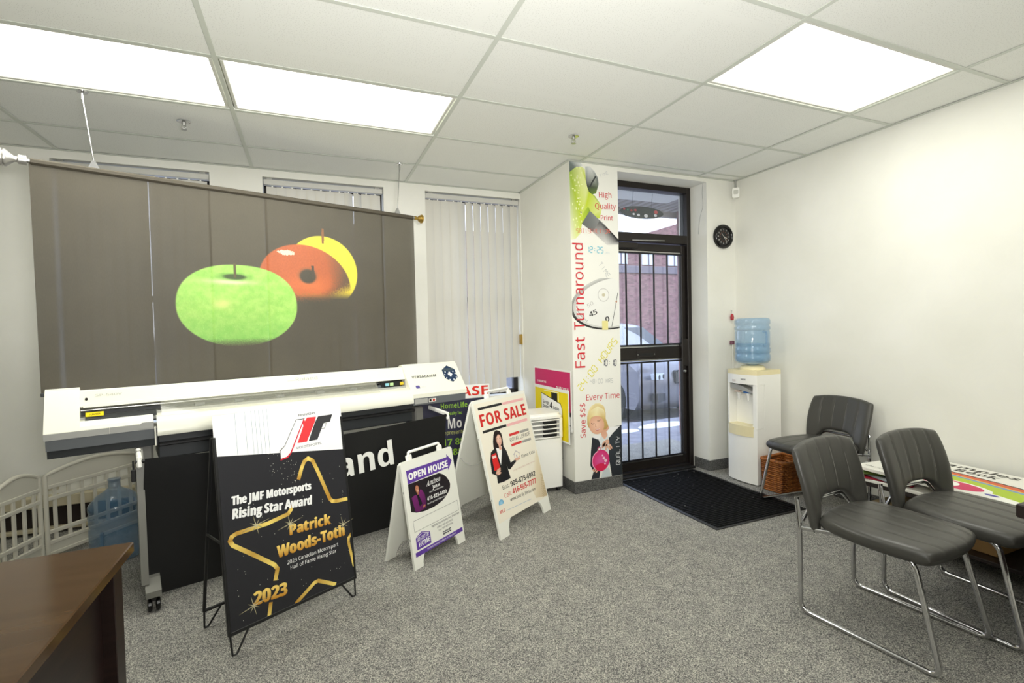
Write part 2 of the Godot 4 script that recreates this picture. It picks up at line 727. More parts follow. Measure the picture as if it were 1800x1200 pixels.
func grain(lo: Color, hi: Color, fx: float, fy: float, sd: int) -> ImageTexture:
	var f := FastNoiseLite.new()
	f.noise_type = FastNoiseLite.TYPE_SIMPLEX_SMOOTH
	f.seed = sd
	f.frequency = 1.0
	f.fractal_octaves = 4
	var im := Image.create(256, 256, false, Image.FORMAT_RGB8)
	for y in 256:
		for x in 256:
			var a := TAU * x / 256.0
			var k := f.get_noise_3d(cos(a) * fy / TAU, sin(a) * fy / TAU, y / 256.0 * fx) * 0.5 + 0.5
			im.set_pixel(x, y, lo.lerp(hi, clampf(k * 1.4 - 0.2, 0, 1)))
	return ImageTexture.create_from_image(im)

func brickish() -> ImageTexture:
	# far wall: blotchy fired clay, courses too fine to tell apart
	var im := Image.create(256, 256, false, Image.FORMAT_RGB8)
	var r := RandomNumberGenerator.new()
	r.seed = 4
	for y in range(0, 256, 8):
		var x := -r.randi_range(0, 12)
		while x < 256:
			var k := r.randf_range(0.78, 1.0)
			im.fill_rect(Rect2i(x, y, 23, 7), Color(k, k * r.randf_range(0.94, 1.0), k))
			im.fill_rect(Rect2i(x + 23, y, 1, 8), Color(0.9, 0.92, 0.95))
			x += 24
		im.fill_rect(Rect2i(0, y + 7, 256, 1), Color(0.92, 0.94, 0.96))
	return ImageTexture.create_from_image(im)

# ---------------------------------------------------------------- room
func shell() -> void:
	var T := 0.22
	var mb := MB.new()
	mb.span(Vector3(XL - T, -0.12, ZW - T), Vector3(XR + T, 0, ZR + T))
	struct_mesh("floor", "grey loop pile carpet covering the whole floor", "floor", mb, M.carpet)
	# window wall with three openings
	mb = MB.new()
	var xs := [-0.05, 0.92, 1.29, 2.245, 2.615, 3.556]
	var y0 := 0.70
	var y1 := 2.632
	mb.span(Vector3(XL - T, 0, ZW - T), Vector3(XP, y0, ZW))
	mb.span(Vector3(XL - T, y1, ZW - T), Vector3(XP, H + 0.1, ZW))
	mb.span(Vector3(XL - T, y0, ZW - T), Vector3(xs[0], y1, ZW))
	mb.span(Vector3(xs[1], y0, ZW - T), Vector3(xs[2], y1, ZW))
	mb.span(Vector3(xs[3], y0, ZW - T), Vector3(xs[4], y1, ZW))
	mb.span(Vector3(xs[5], y0, ZW - T), Vector3(XP, y1, ZW))
	struct_mesh("wall_back", "off-white painted wall holding the three blind-covered windows", "wall", mb, M.wall)
	mb = MB.new()
	mb.span(Vector3(XP, 0, ZW - T), Vector3(4.023, H + 0.1, ZD))
	struct_mesh("wall_pier", "off-white projecting wall pier that carries the tall printed poster", "wall", mb, M.wall)
	mb = MB.new()
	mb.span(Vector3(4.023, 2.655, 0.12), Vector3(4.99, H + 0.1, ZD))
	mb.span(Vector3(4.99, 0, 0.12), Vector3(XR + T, H + 0.1, ZD))
	struct_mesh("wall_entrance", "off-white wall around the door and behind the clock", "wall", mb, M.wall)
	mb = MB.new()
	mb.span(Vector3(XR, 0, ZD), Vector3(XR + T, H + 0.1, ZR + T))
	struct_mesh("wall_right", "long blank off-white wall behind the waiting chairs", "wall", mb, M.wall)
	mb = MB.new()
	mb.span(Vector3(XL - T, 0, ZW), Vector3(XL, H + 0.1, ZR + T))
	struct_mesh("wall_left", "off-white end wall beyond the dark desk", "wall", mb, M.wall)
	mb = MB.new()
	mb.span(Vector3(XL, 0, ZR), Vector3(XR, H + 0.1, ZR + T))
	struct_mesh("wall_rear", "off-white wall opposite the three windows", "wall", mb, M.wall)
	# carpet cove base
	var bh := 0.097
	var bt := 0.009
	mb = MB.new()
	mb.span(Vector3(XP - bt, 0, ZD), Vector3(4.023, bh, ZD + bt), 0.003)
	mb.span(Vector3(XP - bt, 0, ZW), Vector3(XP, bh, ZD), 0.003)
	struct_mesh("baseboard_pier", "grey carpet base strip around the foot of the poster pier", "baseboard", mb, M.base)
	mb = MB.new()
	mb.span(Vector3(4.99, 0, ZD), Vector3(XR, bh, ZD + bt), 0.003)
	mb.span(Vector3(4.99 - bt, 0, 0.30), Vector3(4.99, bh, ZD + bt), 0.003)
	struct_mesh("baseboard_entrance", "grey carpet base strip beside the door behind the water cooler", "baseboard", mb, M.base)
	mb = MB.new()
	mb.span(Vector3(XR - bt, 0, ZD + bt), Vector3(XR, bh, ZR), 0.003)
	struct_mesh("baseboard_right", "grey carpet base strip along the blank side wall", "baseboard", mb, M.base)
	mb = MB.new()
	mb.span(Vector3(XL, 0, ZW), Vector3(XP - bt, bh, ZW + bt), 0.003)
	struct_mesh("baseboard_back", "grey carpet base strip below the windows", "baseboard", mb, M.base)

const LIT := [[0, 1], [1, 1], [3, 3], [1, 7], [3, 7]]

func ceiling_grid() -> void:
	var top := struct("ceiling", "suspended ceiling of white mineral tiles in a metal grid", "ceiling")
	var mb := MB.new()
	mb.span(Vector3(XL - 0.2, H + 0.10, ZW - 0.2), Vector3(XR + 0.2, H + 0.22, ZR + 0.2))
	part(top, "slab", mb, M.wall)
	# tiles between the bars; bar lines at x = 1.22 i, z = 0.61 j
	var xs := [XL]
	for i in range(-1, 5):
		xs.append(1.22 * i)
	xs.append(XR)
	var zs := [ZW]
	for j in range(0, 11):
		zs.append(0.61 * j)
	zs.append(ZR)
	var cache := {}
	for a in xs.size() - 1:
		for b in zs.size() - 1:
			var x0: float = xs[a]
			var x1: float = xs[a + 1]
			var z0: float = zs[b]
			var z1: float = zs[b + 1]
			var lit := false
			for l in LIT:
				if absf(x0 - 1.22 * l[0]) < 0.01 and absf(z0 - 0.61 * l[1]) < 0.01:
					lit = true
			if lit or (x0 > XP - 0.3 and z1 < ZD):
				continue
			if x1 > XP and z1 > ZD - 0.2 and z0 < 0.01 and x0 < XP:
				pass
			var key := "%.3f %.3f" % [x1 - x0, z1 - z0]
			if not cache.has(key):
				var q := MB.new()
				q.box(Vector3.ZERO, Vector3(x1 - x0 - 0.006, 0.016, z1 - z0 - 0.006), 0.002)
				cache[key] = q.build()
			var o := inst(top, "ceiling_tile", cache[key], M.tile)
			o.position = Vector3((x0 + x1) / 2, H + 0.011 + rng.randf_range(0, 0.0025), (z0 + z1) / 2)
	# tees
	var w := 0.024
	for i in range(1, xs.size() - 1):
		var x: float = xs[i]
		mb = MB.new()
		mb.box(Vector3.ZERO, Vector3(w, 0.003, ZR - (ZD if x > XP else ZW)), 0.0008)
		mb.box(Vector3(0, 0.02, 0), Vector3(0.002, 0.035, ZR - (ZD if x > XP else ZW)))
		var o := part(top, "main_tee", mb, M.grid)
		o.position = Vector3(x, H + 0.0005, (ZR + (ZD if x > XP else ZW)) / 2)
	for b in range(1, zs.size() - 1):
		for a in xs.size() - 1:
			var x0: float = xs[a] + (w / 2 if a > 0 else 0.0)
			var x1: float = xs[a + 1] - (w / 2 if a < xs.size() - 2 else 0.0)
			if x0 > XP and zs[b] < ZD:
				continue
			if x1 > XP and zs[b] < 0.01:
				x1 = XP
			var key := "t%.3f" % (x1 - x0)
			if not cache.has(key):
				var q := MB.new()
				q.box(Vector3.ZERO, Vector3(x1 - x0, 0.003, w), 0.0008)
				cache[key] = q.build()
			var o := inst(top, "cross_tee", cache[key], M.grid)
			o.position = Vector3((x0 + x1) / 2, H + 0.0012, zs[b])
	# wall angles
	for e in [[Vector3(XL, 0, ZW + 0.011), Vector3(XP, 0, ZW + 0.011)], [Vector3(XR - 0.011, 0, ZD), Vector3(XR - 0.011, 0, ZR)], [Vector3(XP - 0.011, 0, ZW), Vector3(XP - 0.011, 0, ZD)], [Vector3(XP - 0.02, 0, ZD + 0.011), Vector3(XR, 0, ZD + 0.011)], [Vector3(XL + 0.011, 0, ZW), Vector3(XL + 0.011, 0, ZR)]]:
		mb = MB.new()
		mb.bar(e[0] + Vector3(0, H - 0.001, 0), e[1] + Vector3(0, H - 0.001, 0), 0.022, 0.003)
		part(top, "wall_angle", mb, M.grid)

func ceiling_lights() -> void:
	var labels := ["recessed fluorescent ceiling panel above the hanging fruit banner's finial end", "recessed fluorescent ceiling panel over the middle of the wide printer", "recessed fluorescent ceiling panel above the waiting chairs", "recessed fluorescent ceiling panel over the open floor beyond the brown desk", "recessed fluorescent ceiling panel over the very dark desk"]
	for i in LIT.size():
		var c := Vector3(1.22 * LIT[i][0] + 0.61, H, 0.61 * LIT[i][1] + 0.305)
		var t := thing("ceiling_light", labels[i], "ceiling light", c, 0.0, "recessed ceiling panels")
		var hx := 0.594
		var hz := 0.290
		var mb := MB.new()
		mb.span(Vector3(-hx, 0.004, -hz), Vector3(hx, 0.012, -hz + 0.016), 0.002)
		mb.span(Vector3(-hx, 0.004, hz - 0.016), Vector3(hx, 0.012, hz), 0.002)
		mb.span(Vector3(-hx, 0.004, -hz + 0.016), Vector3(-hx + 0.016, 0.012, hz - 0.016), 0.002)
		mb.span(Vector3(hx - 0.016, 0.004, -hz + 0.016), Vector3(hx, 0.012, hz - 0.016), 0.002)
		part(t, "frame", mb, M.lamp_frame)
		mb = MB.new()
		mb.span(Vector3(-hx, 0.035, -hz), Vector3(hx, 0.085, hz))
		part(t, "housing", mb, M.lamp_frame)
		mb = MB.new()
		mb.span(Vector3(-hx + 0.017, 0.012, -hz + 0.017), Vector3(hx - 0.017, 0.016, hz - 0.017))
		part(t, "diffuser", mb, M.diffuser)
		var l := AreaLight3D.new()
		l.name = "panel_light"
		t.add_child(l)
		l.position = Vector3(0, 0.003, 0)
		l.rotation.x = -PI / 2
		l.area_size = Vector2(2 * hx - 0.04, 2 * hz - 0.04)
		l.light_energy = LAMP
		l.light_color = Color(1.0, 1.0, 0.965)
		l.area_range = 14
		l.area_attenuation = 2
		l.shadow_enabled = true

func windows_and_blinds() -> void:
	var wins := [[-0.05, 0.92], [1.29, 2.245], [2.615, 3.556]]
	var where := ["behind the finial end of the fruit banner", "behind the middle of the fruit banner", "beside the wall pier, uncovered by the banner"]
	for i in 3:
		var x0: float = wins[i][0]
		var x1: float = wins[i][1]
		var w := struct("window_%d" % (i + 1), "tall window with dark frame " + where[i], "window", Vector3((x0 + x1) / 2, 0.70, ZW - 0.17))
		var hw := (x1 - x0) / 2
		var mb := MB.new()
		for s in [-1.0, 1.0]:
			mb.span(Vector3(s * hw, 0, -0.03), Vector3(s * (hw - 0.045), 1.932, 0.03), 0.004)
		mb.span(Vector3(-hw, 0, -0.03), Vector3(hw, 0.05, 0.03), 0.004)
		mb.span(Vector3(-hw, 1.882, -0.03), Vector3(hw, 1.932, 0.03), 0.004)
		mb.span(Vector3(-hw, 0.93, -0.03), Vector3(hw, 0.975, 0.03), 0.004)
		part(w, "frame", mb, M.bronze)
		for r in [[0.05, 0.93], [0.975, 1.882]]:
			mb = MB.new()
			mb.span(Vector3(-hw + 0.045, r[0], -0.003), Vector3(hw - 0.045, r[1], 0.003))
			part(w, "pane", mb, M.glass)
		mb = MB.new()
		mb.span(Vector3(-hw, -0.001, 0.03), Vector3(hw, 0.012, 0.185), 0.003)
		part(w, "sill", mb, M.white_plastic)
		# vertical blind
		var b := thing("vertical_blind", "off-white vertical slat blind in the window " + where[i], "blind", Vector3(x0, 0, ZW - 0.045), 0.0, "vertical blinds in the three windows")
		mb = MB.new()
		mb.span(Vector3(0.006, 2.575, -0.022), Vector3(x1 - x0 - 0.006, 2.618, 0.03), 0.004)
		var hr := part(b, "headrail", mb, M.rail)
		mb = MB.new()
		mb.span(Vector3(0.03, 2.618, -0.01), Vector3(0.07, 2.632, 0.02))
		part(hr, "bracket", mb, M.steel)
		mb = MB.new()
		mb.span(Vector3(x1 - x0 - 0.07, 2.618, -0.01), Vector3(x1 - x0 - 0.03, 2.632, 0.02))
		part(hr, "bracket", mb, M.steel)
		var n := 12
		for k in n:
			var inset := 0.05 if i == 2 else 0.068
			var x := inset + (x1 - x0 - 2 * inset) * k / (n - 1)
			var low := 0.735
			if i == 2 and k >= n - 2:
				low = 0.875
			mb = MB.new()
			var q := []
			for r in 2:
				var row := []
				for s in 5:
					var u := (s - 2) / 2.0
					row.append(Vector3(u * 0.0445, (2.565 if r == 1 else low), 0.004 * (1 - u * u)))
				q.append(row)
			mb.sheet(q)
			var o := part(b, "slat", mb, M.blind)
			o.position = Vector3(x, 0, 0)
			var open := 0.12 + rng.randf_range(-0.08, 0.08)
			if i == 2 and k >= 4:
				open = 0.45 - 0.016 * k + rng.randf_range(-0.05, 0.05)
			elif i == 0 and (k == 6 or k == 7):
				open = -0.47
			elif i == 1 and (k == 8 or k == 9):
				open = 0.62
			o.rotation.y = open
			mb = MB.new()
			mb.box(Vector3(0, 2.57, 0), Vector3(0.012, 0.022, 0.004), 0.001)
			part(o, "clip", mb, M.white_plastic)

func entrance_door() -> void:
	# storefront frame and barred door leaf, set back in the opening
	var d := struct("door_1", "dark bronze glazed shop door with security bars and a transom", "door", Vector3(4.023, 0, 0.235))
	var w := 0.967
	var mb := MB.new()
	mb.span(Vector3(0, 0, -0.05), Vector3(0.05, 2.655, 0.05), 0.003)
	mb.span(Vector3(w - 0.045, 0, -0.05), Vector3(w, 2.655, 0.05), 0.003)
	mb.span(Vector3(0.05, 2.60, -0.05), Vector3(w - 0.045, 2.655, 0.05), 0.003)
	mb.span(Vector3(0.05, 2.12, -0.05), Vector3(w - 0.045, 2.20, 0.05), 0.003)
	mb.span(Vector3(0.05, 0, -0.05), Vector3(w - 0.045, 0.025, 0.05), 0.003)
	part(d, "frame", mb, M.bronze)
	mb = MB.new()
	mb.span(Vector3(0.05, 2.20, -0.004), Vector3(w - 0.045, 2.60, 0.004))
	part(d, "transom_pane", mb, M.glass)
	var x0 := 0.055
	var x1 := w - 0.05
	mb = MB.new()
	mb.span(Vector3(x0, 0.03, -0.022), Vector3(x0 + 0.06, 2.11, 0.022), 0.003)
	mb.span(Vector3(x1 - 0.045, 0.03, -0.022), Vector3(x1, 2.11, 0.022), 0.003)
	mb.span(Vector3(x0 + 0.06, 2.045, -0.022), Vector3(x1 - 0.045, 2.11, 0.022), 0.003)
	mb.span(Vector3(x0 + 0.06, 1.045, -0.022), Vector3(x1 - 0.045, 1.155, 0.022), 0.003)
	mb.span(Vector3(x0 + 0.06, 0.03, -0.022), Vector3(x1 - 0.045, 0.105, 0.022), 0.003)
	var leaf := part(d, "door_leaf", mb, M.bronze)
	for r in [[0.105, 1.045], [1.155, 2.045]]:
		mb = MB.new()
		mb.span(Vector3(x0 + 0.06, r[0], -0.004), Vector3(x1 - 0.045, r[1], 0.004))
		part(leaf, "pane", mb, M.glass)
		mb = MB.new()
		mb.span(Vector3(x0 + 0.06, r[0], 0.006), Vector3(x1 - 0.045, r[0] + 0.016, 0.014), 0.002)
		mb.span(Vector3(x0 + 0.06, r[1] - 0.014, 0.006), Vector3(x1 - 0.045, r[1], 0.014), 0.002)
		part(leaf, "glazing_bead", mb, M.steel)
		mb = MB.new()
		mb.span(Vector3(x0 + 0.05, r[0] + 0.017, 0.024), Vector3(x1 - 0.03, r[0] + 0.032, 0.036), 0.002)
		mb.span(Vector3(x0 + 0.05, r[1] - 0.032, 0.024), Vector3(x1 - 0.03, r[1] - 0.017, 0.036), 0.002)
		part(leaf, "bar_rail", mb, M.bar)
		for k in 6:
			mb = MB.new()
			mb.box(Vector3(0.075 + 0.1545 * k, (r[0] + r[1]) / 2, 0.03), Vector3(0.014, r[1] - r[0] - 0.05, 0.012), 0.002)
			part(leaf, "security_bar", mb, M.bar)
	# mail slot, lock, closer
	mb = MB.new()
	mb.span(Vector3(0.34, 1.067, 0.022), Vector3(0.545, 1.128, 0.028), 0.002)
	var slot := part(leaf, "mail_slot", mb, M.bronze)
	mb = MB.new()
	mb.span(Vector3(0.363, 1.08, 0.028), Vector3(0.52, 1.105, 0.0295))
	part(slot, "flap", mb, M.black)
	for x in [0.350, 0.535]:
		mb = MB.new()
		mb.lathe([Vector2(0, 0), Vector2(0.006, 0), Vector2(0.004, 0.003), Vector2(0, 0.003)], 8)
		var o := part(slot, "screw", mb, M.steel)
		o.position = Vector3(x, 1.0925, 0.028)
		o.rotation.x = PI / 2
	mb = MB.new()
	mb.span(Vector3(0.845, 0.965, 0.022), Vector3(0.917, 1.225, 0.05), 0.004)
	part(leaf, "lock_case", mb, M.bronze)
	mb = MB.new()
	mb.lathe([Vector2(0, 0), Vector2(0.014, 0), Vector2(0.014, 0.012), Vector2(0.01, 0.018), Vector2(0, 0.018)], 14)
	var key := part(leaf, "lock_cylinder", mb, M.steel)
	key.position = Vector3(0.891, 0.917, 0.022)
	key.rotation.x = PI / 2
	mb = MB.new()
	mb.span(Vector3(0.12, 2.055, 0.022), Vector3(0.34, 2.105, 0.07), 0.006)
	var cl := part(leaf, "door_closer", mb, M.bronze)
	mb = MB.new()
	mb.tube([Vector3(0.284, 2.128, 0.06), Vector3(0.45, 2.118, 0.14), Vector3(0.642, 2.139, 0.06)], 0.006, 8)
	part(cl, "closer_arm", mb, M.steel)
	# carpet base under the frame, dirty threshold
	var th := MB.new()
	th.span(Vector3(4.073, 0, 0.185), Vector3(4.945, 0.018, 0.36), 0.004)
	struct_mesh("trim_1", "worn black threshold plate at the foot of the shop door", "threshold", th, M.black)
	# back of a lit sign hung in the transom
	var s := thing("hanging_sign", "black oval window sign hung by two cords inside the transom", "sign", Vector3(4.517, 2.418, 0.16))
	var pts := PackedVector2Array()
	for k in 40:
		var a := TAU * k / 40
		pts.append(Vector2(0.245 * cos(a), 0.055 * sin(a) * (1.0 if absf(cos(a)) < 0.9 else 0.8)))
	mb = MB.new()
	mb.prism(pts, -0.012, 0.012)
	part(s, "board", mb, M.black)
	mb = MB.new()
	for e in [[-0.205, 0.02, 0.012, 220, 60, 70], [-0.165, 0.012, 0.010, 40, 150, 110], [-0.125, 0.01, 0.012, 200, 50, 60], [-0.08, 0.015, 0.015, 190, 50, 60], [0.155, 0.012, 0.022, 210, 70, 75], [-0.1, -0.022, 0.013, 240, 240, 245], [-0.045, -0.028, 0.016, 240, 240, 245], [0.04, -0.03, 0.022, 240, 240, 245], [0.15, -0.02, 0.018, 240, 240, 245]]:
		mb.oval(e[0], e[1], e[2], e[2] * 0.75, lin(e[3], e[4], e[5]), 0.013)
	part(s, "coloured_spots", mb, M.ink)
	for e in [[-0.11, 0.183], [0.11, 0.18]]:
		mb = MB.new()
		mb.tube([Vector3(e[0], 0.045, 0), Vector3(e[0] + 0.004, e[1], 0.02)], 0.0015, 5)
		part(s, "cord", mb, M.black)

func outdoors() -> void:
	# pavement, parking strip, canopy, brick building, parked car, old snow
	var mb := MB.new()
	mb.span(Vector3(-12, -0.3, -2.0), Vector3(30, -0.06, ZW - 0.22))
	mb.span(Vector3(3.9, -0.3, ZW - 0.22), Vector3(5.6, -0.06, 0.185))
	struct_mesh("pavement", "pale concrete walk outside the shop door", "pavement", mb, M.pavement)
	mb = MB.new()
	mb.span(Vector3(-30, -0.4, -40), Vector3(60, -0.25, -2.0))
	struct_mesh("road", "pale grey asphalt of the car park", "road", mb, M.pavement)
	var cp := struct("trim_2", "corrugated canopy soffit above the shop door", "canopy", Vector3(0, 2.82, 0))
	for k in 46:
		mb = MB.new()
		mb.span(Vector3(3.0 + 0.11 * k, 0, -1.15), Vector3(3.06 + 0.11 * k, 0.03, 0.1), 0.004)
		part(cp, "canopy_rib", mb, M.canopy)
	mb = MB.new()
	mb.span(Vector3(2.6, 0.03, -1.2), Vector3(8.2, 0.08, 0.12))
	mb.span(Vector3(2.6, -0.05, -1.26), Vector3(8.2, 0.16, -1.2))
	part(cp, "canopy_deck", mb, M.canopy)
	mb = MB.new()
	mb.span(Vector3(6.03, -0.06, -1.1), Vector3(6.22, 2.82, -0.92), 0.01)
	struct_mesh("column", "orange brick post holding up the canopy", "post", mb, M.brick)
	# building across
	var b := thing("brick_building", "red brick building across the car park with pale window panes", "building", Vector3(0, -0.25, -12.5))
	mb = MB.new()
	mb.span(Vector3(2, 0, -4), Vector3(40, 3.75, 0))
	mb.span(Vector3(2, 4.05, -4), Vector3(17.2, 5.1, -0.15))
	mb.span(Vector3(17.2, 4.05, -6), Vector3(40, 6.2, -0.1))
	part(b, "brick_wall", mb, M.brick)
	mb = MB.new()
	mb.span(Vector3(2, 3.75, -4), Vector3(40, 4.05, 0.06), 0.02)
	part(b, "ledge", mb, M.brick_dark)
	for k in 12:
		var x := 10.3 + 1.35 * k
		mb = MB.new()
		mb.span(Vector3(x, 4.12, -0.2), Vector3(x + 0.62, 4.98, -0.1), 0.01)
		var o := part(b, "window", mb, M.pane_sky)
		mb = MB.new()
		mb.span(Vector3(x + 0.28, 4.12, -0.1), Vector3(x + 0.34, 4.98, -0.08))
		part(o, "mullion", mb, M.brick_dark)
	car()
	for e in [[6.2, -1.62, 0.42], [7.3, -1.75, 0.42], [6.75, -1.22, 0.25], [8.5, -1.7, 0.5], [5.5, -1.5, 0.2]]:
		mb = MB.new()
		var pr := []
		for k in 9:
			var a := PI / 2 * k / 8
			pr.append(Vector2(e[2] * cos(a), 0.035 * sin(a)))
		mb.xf = Transform3D(Basis.from_scale(Vector3(1, 1, 0.32)), Vector3(e[0], -0.062, e[1]))
		mb.lathe(pr, 20)
		var o := part(self, numbered("snow_patch"), mb, M.snow)
		tag(o, "thin patch of old snow on the walk outside the door", "snow", "old snow patches outside")

func car() -> void:
	var c := thing("parked_car", "silver sport utility vehicle parked nose-in outside the barred door", "car", Vector3(7.42, -0.25, -2.45), 0.12)
	# nose points to +z; profile in (z, y) swept across the width with rounded shoulders
	var mb := MB.new()
	var prof := [Vector2(-4.7, 0.35), Vector2(-4.75, 0.9), Vector2(-4.5, 1.65), Vector2(-2.6, 1.7), Vector2(-1.75, 1.62), Vector2(-1.05, 1.13), Vector2(-0.25, 1.03), Vector2(-0.05, 0.92), Vector2(0.0, 0.72), Vector2(-0.01, 0.40), Vector2(-0.10, 0.24), Vector2(-4.5, 0.24)]
	var rows := []
	var us := [-1.0, -0.96, -0.8, -0.4, 0.0, 0.4, 0.8, 0.96, 1.0]
	for u in us:
		var row := []
		for p in prof:
			var bow := 0.16 * pow(absf(u), 2.5)
			var sh: float = 0.94 if absf(u) < 0.97 else 0.95
			var top: float = maxf(0.0, p.y - 1.0) * 0.30 * absf(u)
			var y: float = p.y - (0.05 if absf(u) > 0.97 and p.y > 0.6 else 0.0)
			row.append(Vector3((u * sh) - signf(u) * top, y, p.x - (bow if p.x > -2.0 else 0.0)))
		row.append(row[0])
		rows.append(row)
	mb.sheet(rows)
	var ends := [rows[0], rows[us.size() - 1]]
	for e in 2:
		var pl := PackedVector2Array()
		for p in ends[e].slice(0, prof.size()):
			pl.append(Vector2(p.z, p.y))
		var ix := Geometry2D.triangulate_polygon(pl)
		for i in range(0, ix.size(), 3):
			mb.tri(ends[e][ix[i]], ends[e][ix[i + 1]], ends[e][ix[i + 2]])
	part(c, "body", mb, M.car_paint)
	mb = MB.new()
	mb.quad(Vector3(-0.66, 1.58, -1.70), Vector3(-0.78, 1.17, -1.14), Vector3(0.78, 1.17, -1.14), Vector3(0.66, 1.58, -1.70))
	part(c, "windscreen", mb, M.car_dark)
	for s in [-1.0, 1.0]:
		mb = MB.new()
		mb.xf = Transform3D(Basis(Vector3.UP, -s * 0.42), Vector3(s * 0.62, 0.77, -0.035))
		var hl := PackedVector2Array([Vector2(-0.24, -0.05), Vector2(0.22, -0.02), Vector2(0.27, 0.075), Vector2(-0.20, 0.06)])
		if s < 0:
			hl = PackedVector2Array([Vector2(0.24, -0.05), Vector2(-0.22, -0.02), Vector2(-0.27, 0.075), Vector2(0.20, 0.06)])
		mb.prism(hl, -0.05, 0.03)
		var h := part(c, "headlamp", mb, M.pane_sky)
		for x in [-0.09, 0.09]:
			mb = MB.new()
			mb.xf = Transform3D(Basis(Vector3.UP, -s * 0.42), Vector3(s * 0.62, 0.78, -0.035)) * Transform3D(Basis(Vector3.RIGHT, PI / 2), Vector3(x, 0, 0.03))
			mb.lathe([Vector2(0.038, 0), Vector2(0.038, 0.006), Vector2(0.0, 0.006)], 14)
			part(h, "lens", mb, M.car_dark)
		for z in [-0.82, -3.65]:
			mb = MB.new()
			mb.xf = Transform3D(Basis(Vector3.BACK, s * -PI / 2), Vector3(s * 0.86, 0.36, z))
			mb.lathe([Vector2(0.20, -0.10), Vector2(0.355, -0.10), Vector2(0.36, -0.08), Vector2(0.36, 0.08), Vector2(0.35, 0.10), Vector2(0.25, 0.105), Vector2(0.25, 0.06), Vector2(0, 0.06)], 28)
			var wh := part(c, "wheel", mb, M.tyre)
			for k in 10:
				mb = MB.new()
				mb.xf = Transform3D(Basis(Vector3.BACK, s * -PI / 2), Vector3(s * 0.86, 0.36, z)) * Transform3D(Basis(Vector3.UP, TAU * k / 10), Vector3.ZERO)
				mb.span(Vector3(0.03, 0.065, -0.016), Vector3(0.25, 0.09, 0.016), 0.004)
				part(wh, "spoke", mb, M.steel)
		# grille halves and lower intakes
		mb = MB.new()
		mb.xf = Transform3D(Basis(Vector3.UP, 0), Vector3(s * 0.17, 0.76, -0.012))
		mb.prism(rounded(-0.15, -0.11, 0.15, 0.11, 0.05), -0.03, 0.03)
		var g := part(c, "grille", mb, M.car_dark)
		for k in 7:
			mb = MB.new()
			mb.span(Vector3(s * 0.17 - 0.12 + 0.04 * k - 0.006, 0.67, 0.017), Vector3(s * 0.17 - 0.12 + 0.04 * k + 0.006, 0.85, 0.026))
			part(g, "grille_slat", mb, M.steel)
		mb = MB.new()
		mb.xf = Transform3D(Basis(Vector3.UP, -s * 0.35), Vector3(s * 0.58, 0.45, -0.06))
		mb.prism(PackedVector2Array([Vector2(-0.2, -0.08), Vector2(0.2, -0.05), Vector2(0.2, 0.04), Vector2(-0.2, 0.07)]), -0.05, 0.05)
		part(c, "bumper_intake", mb, M.car_dark)

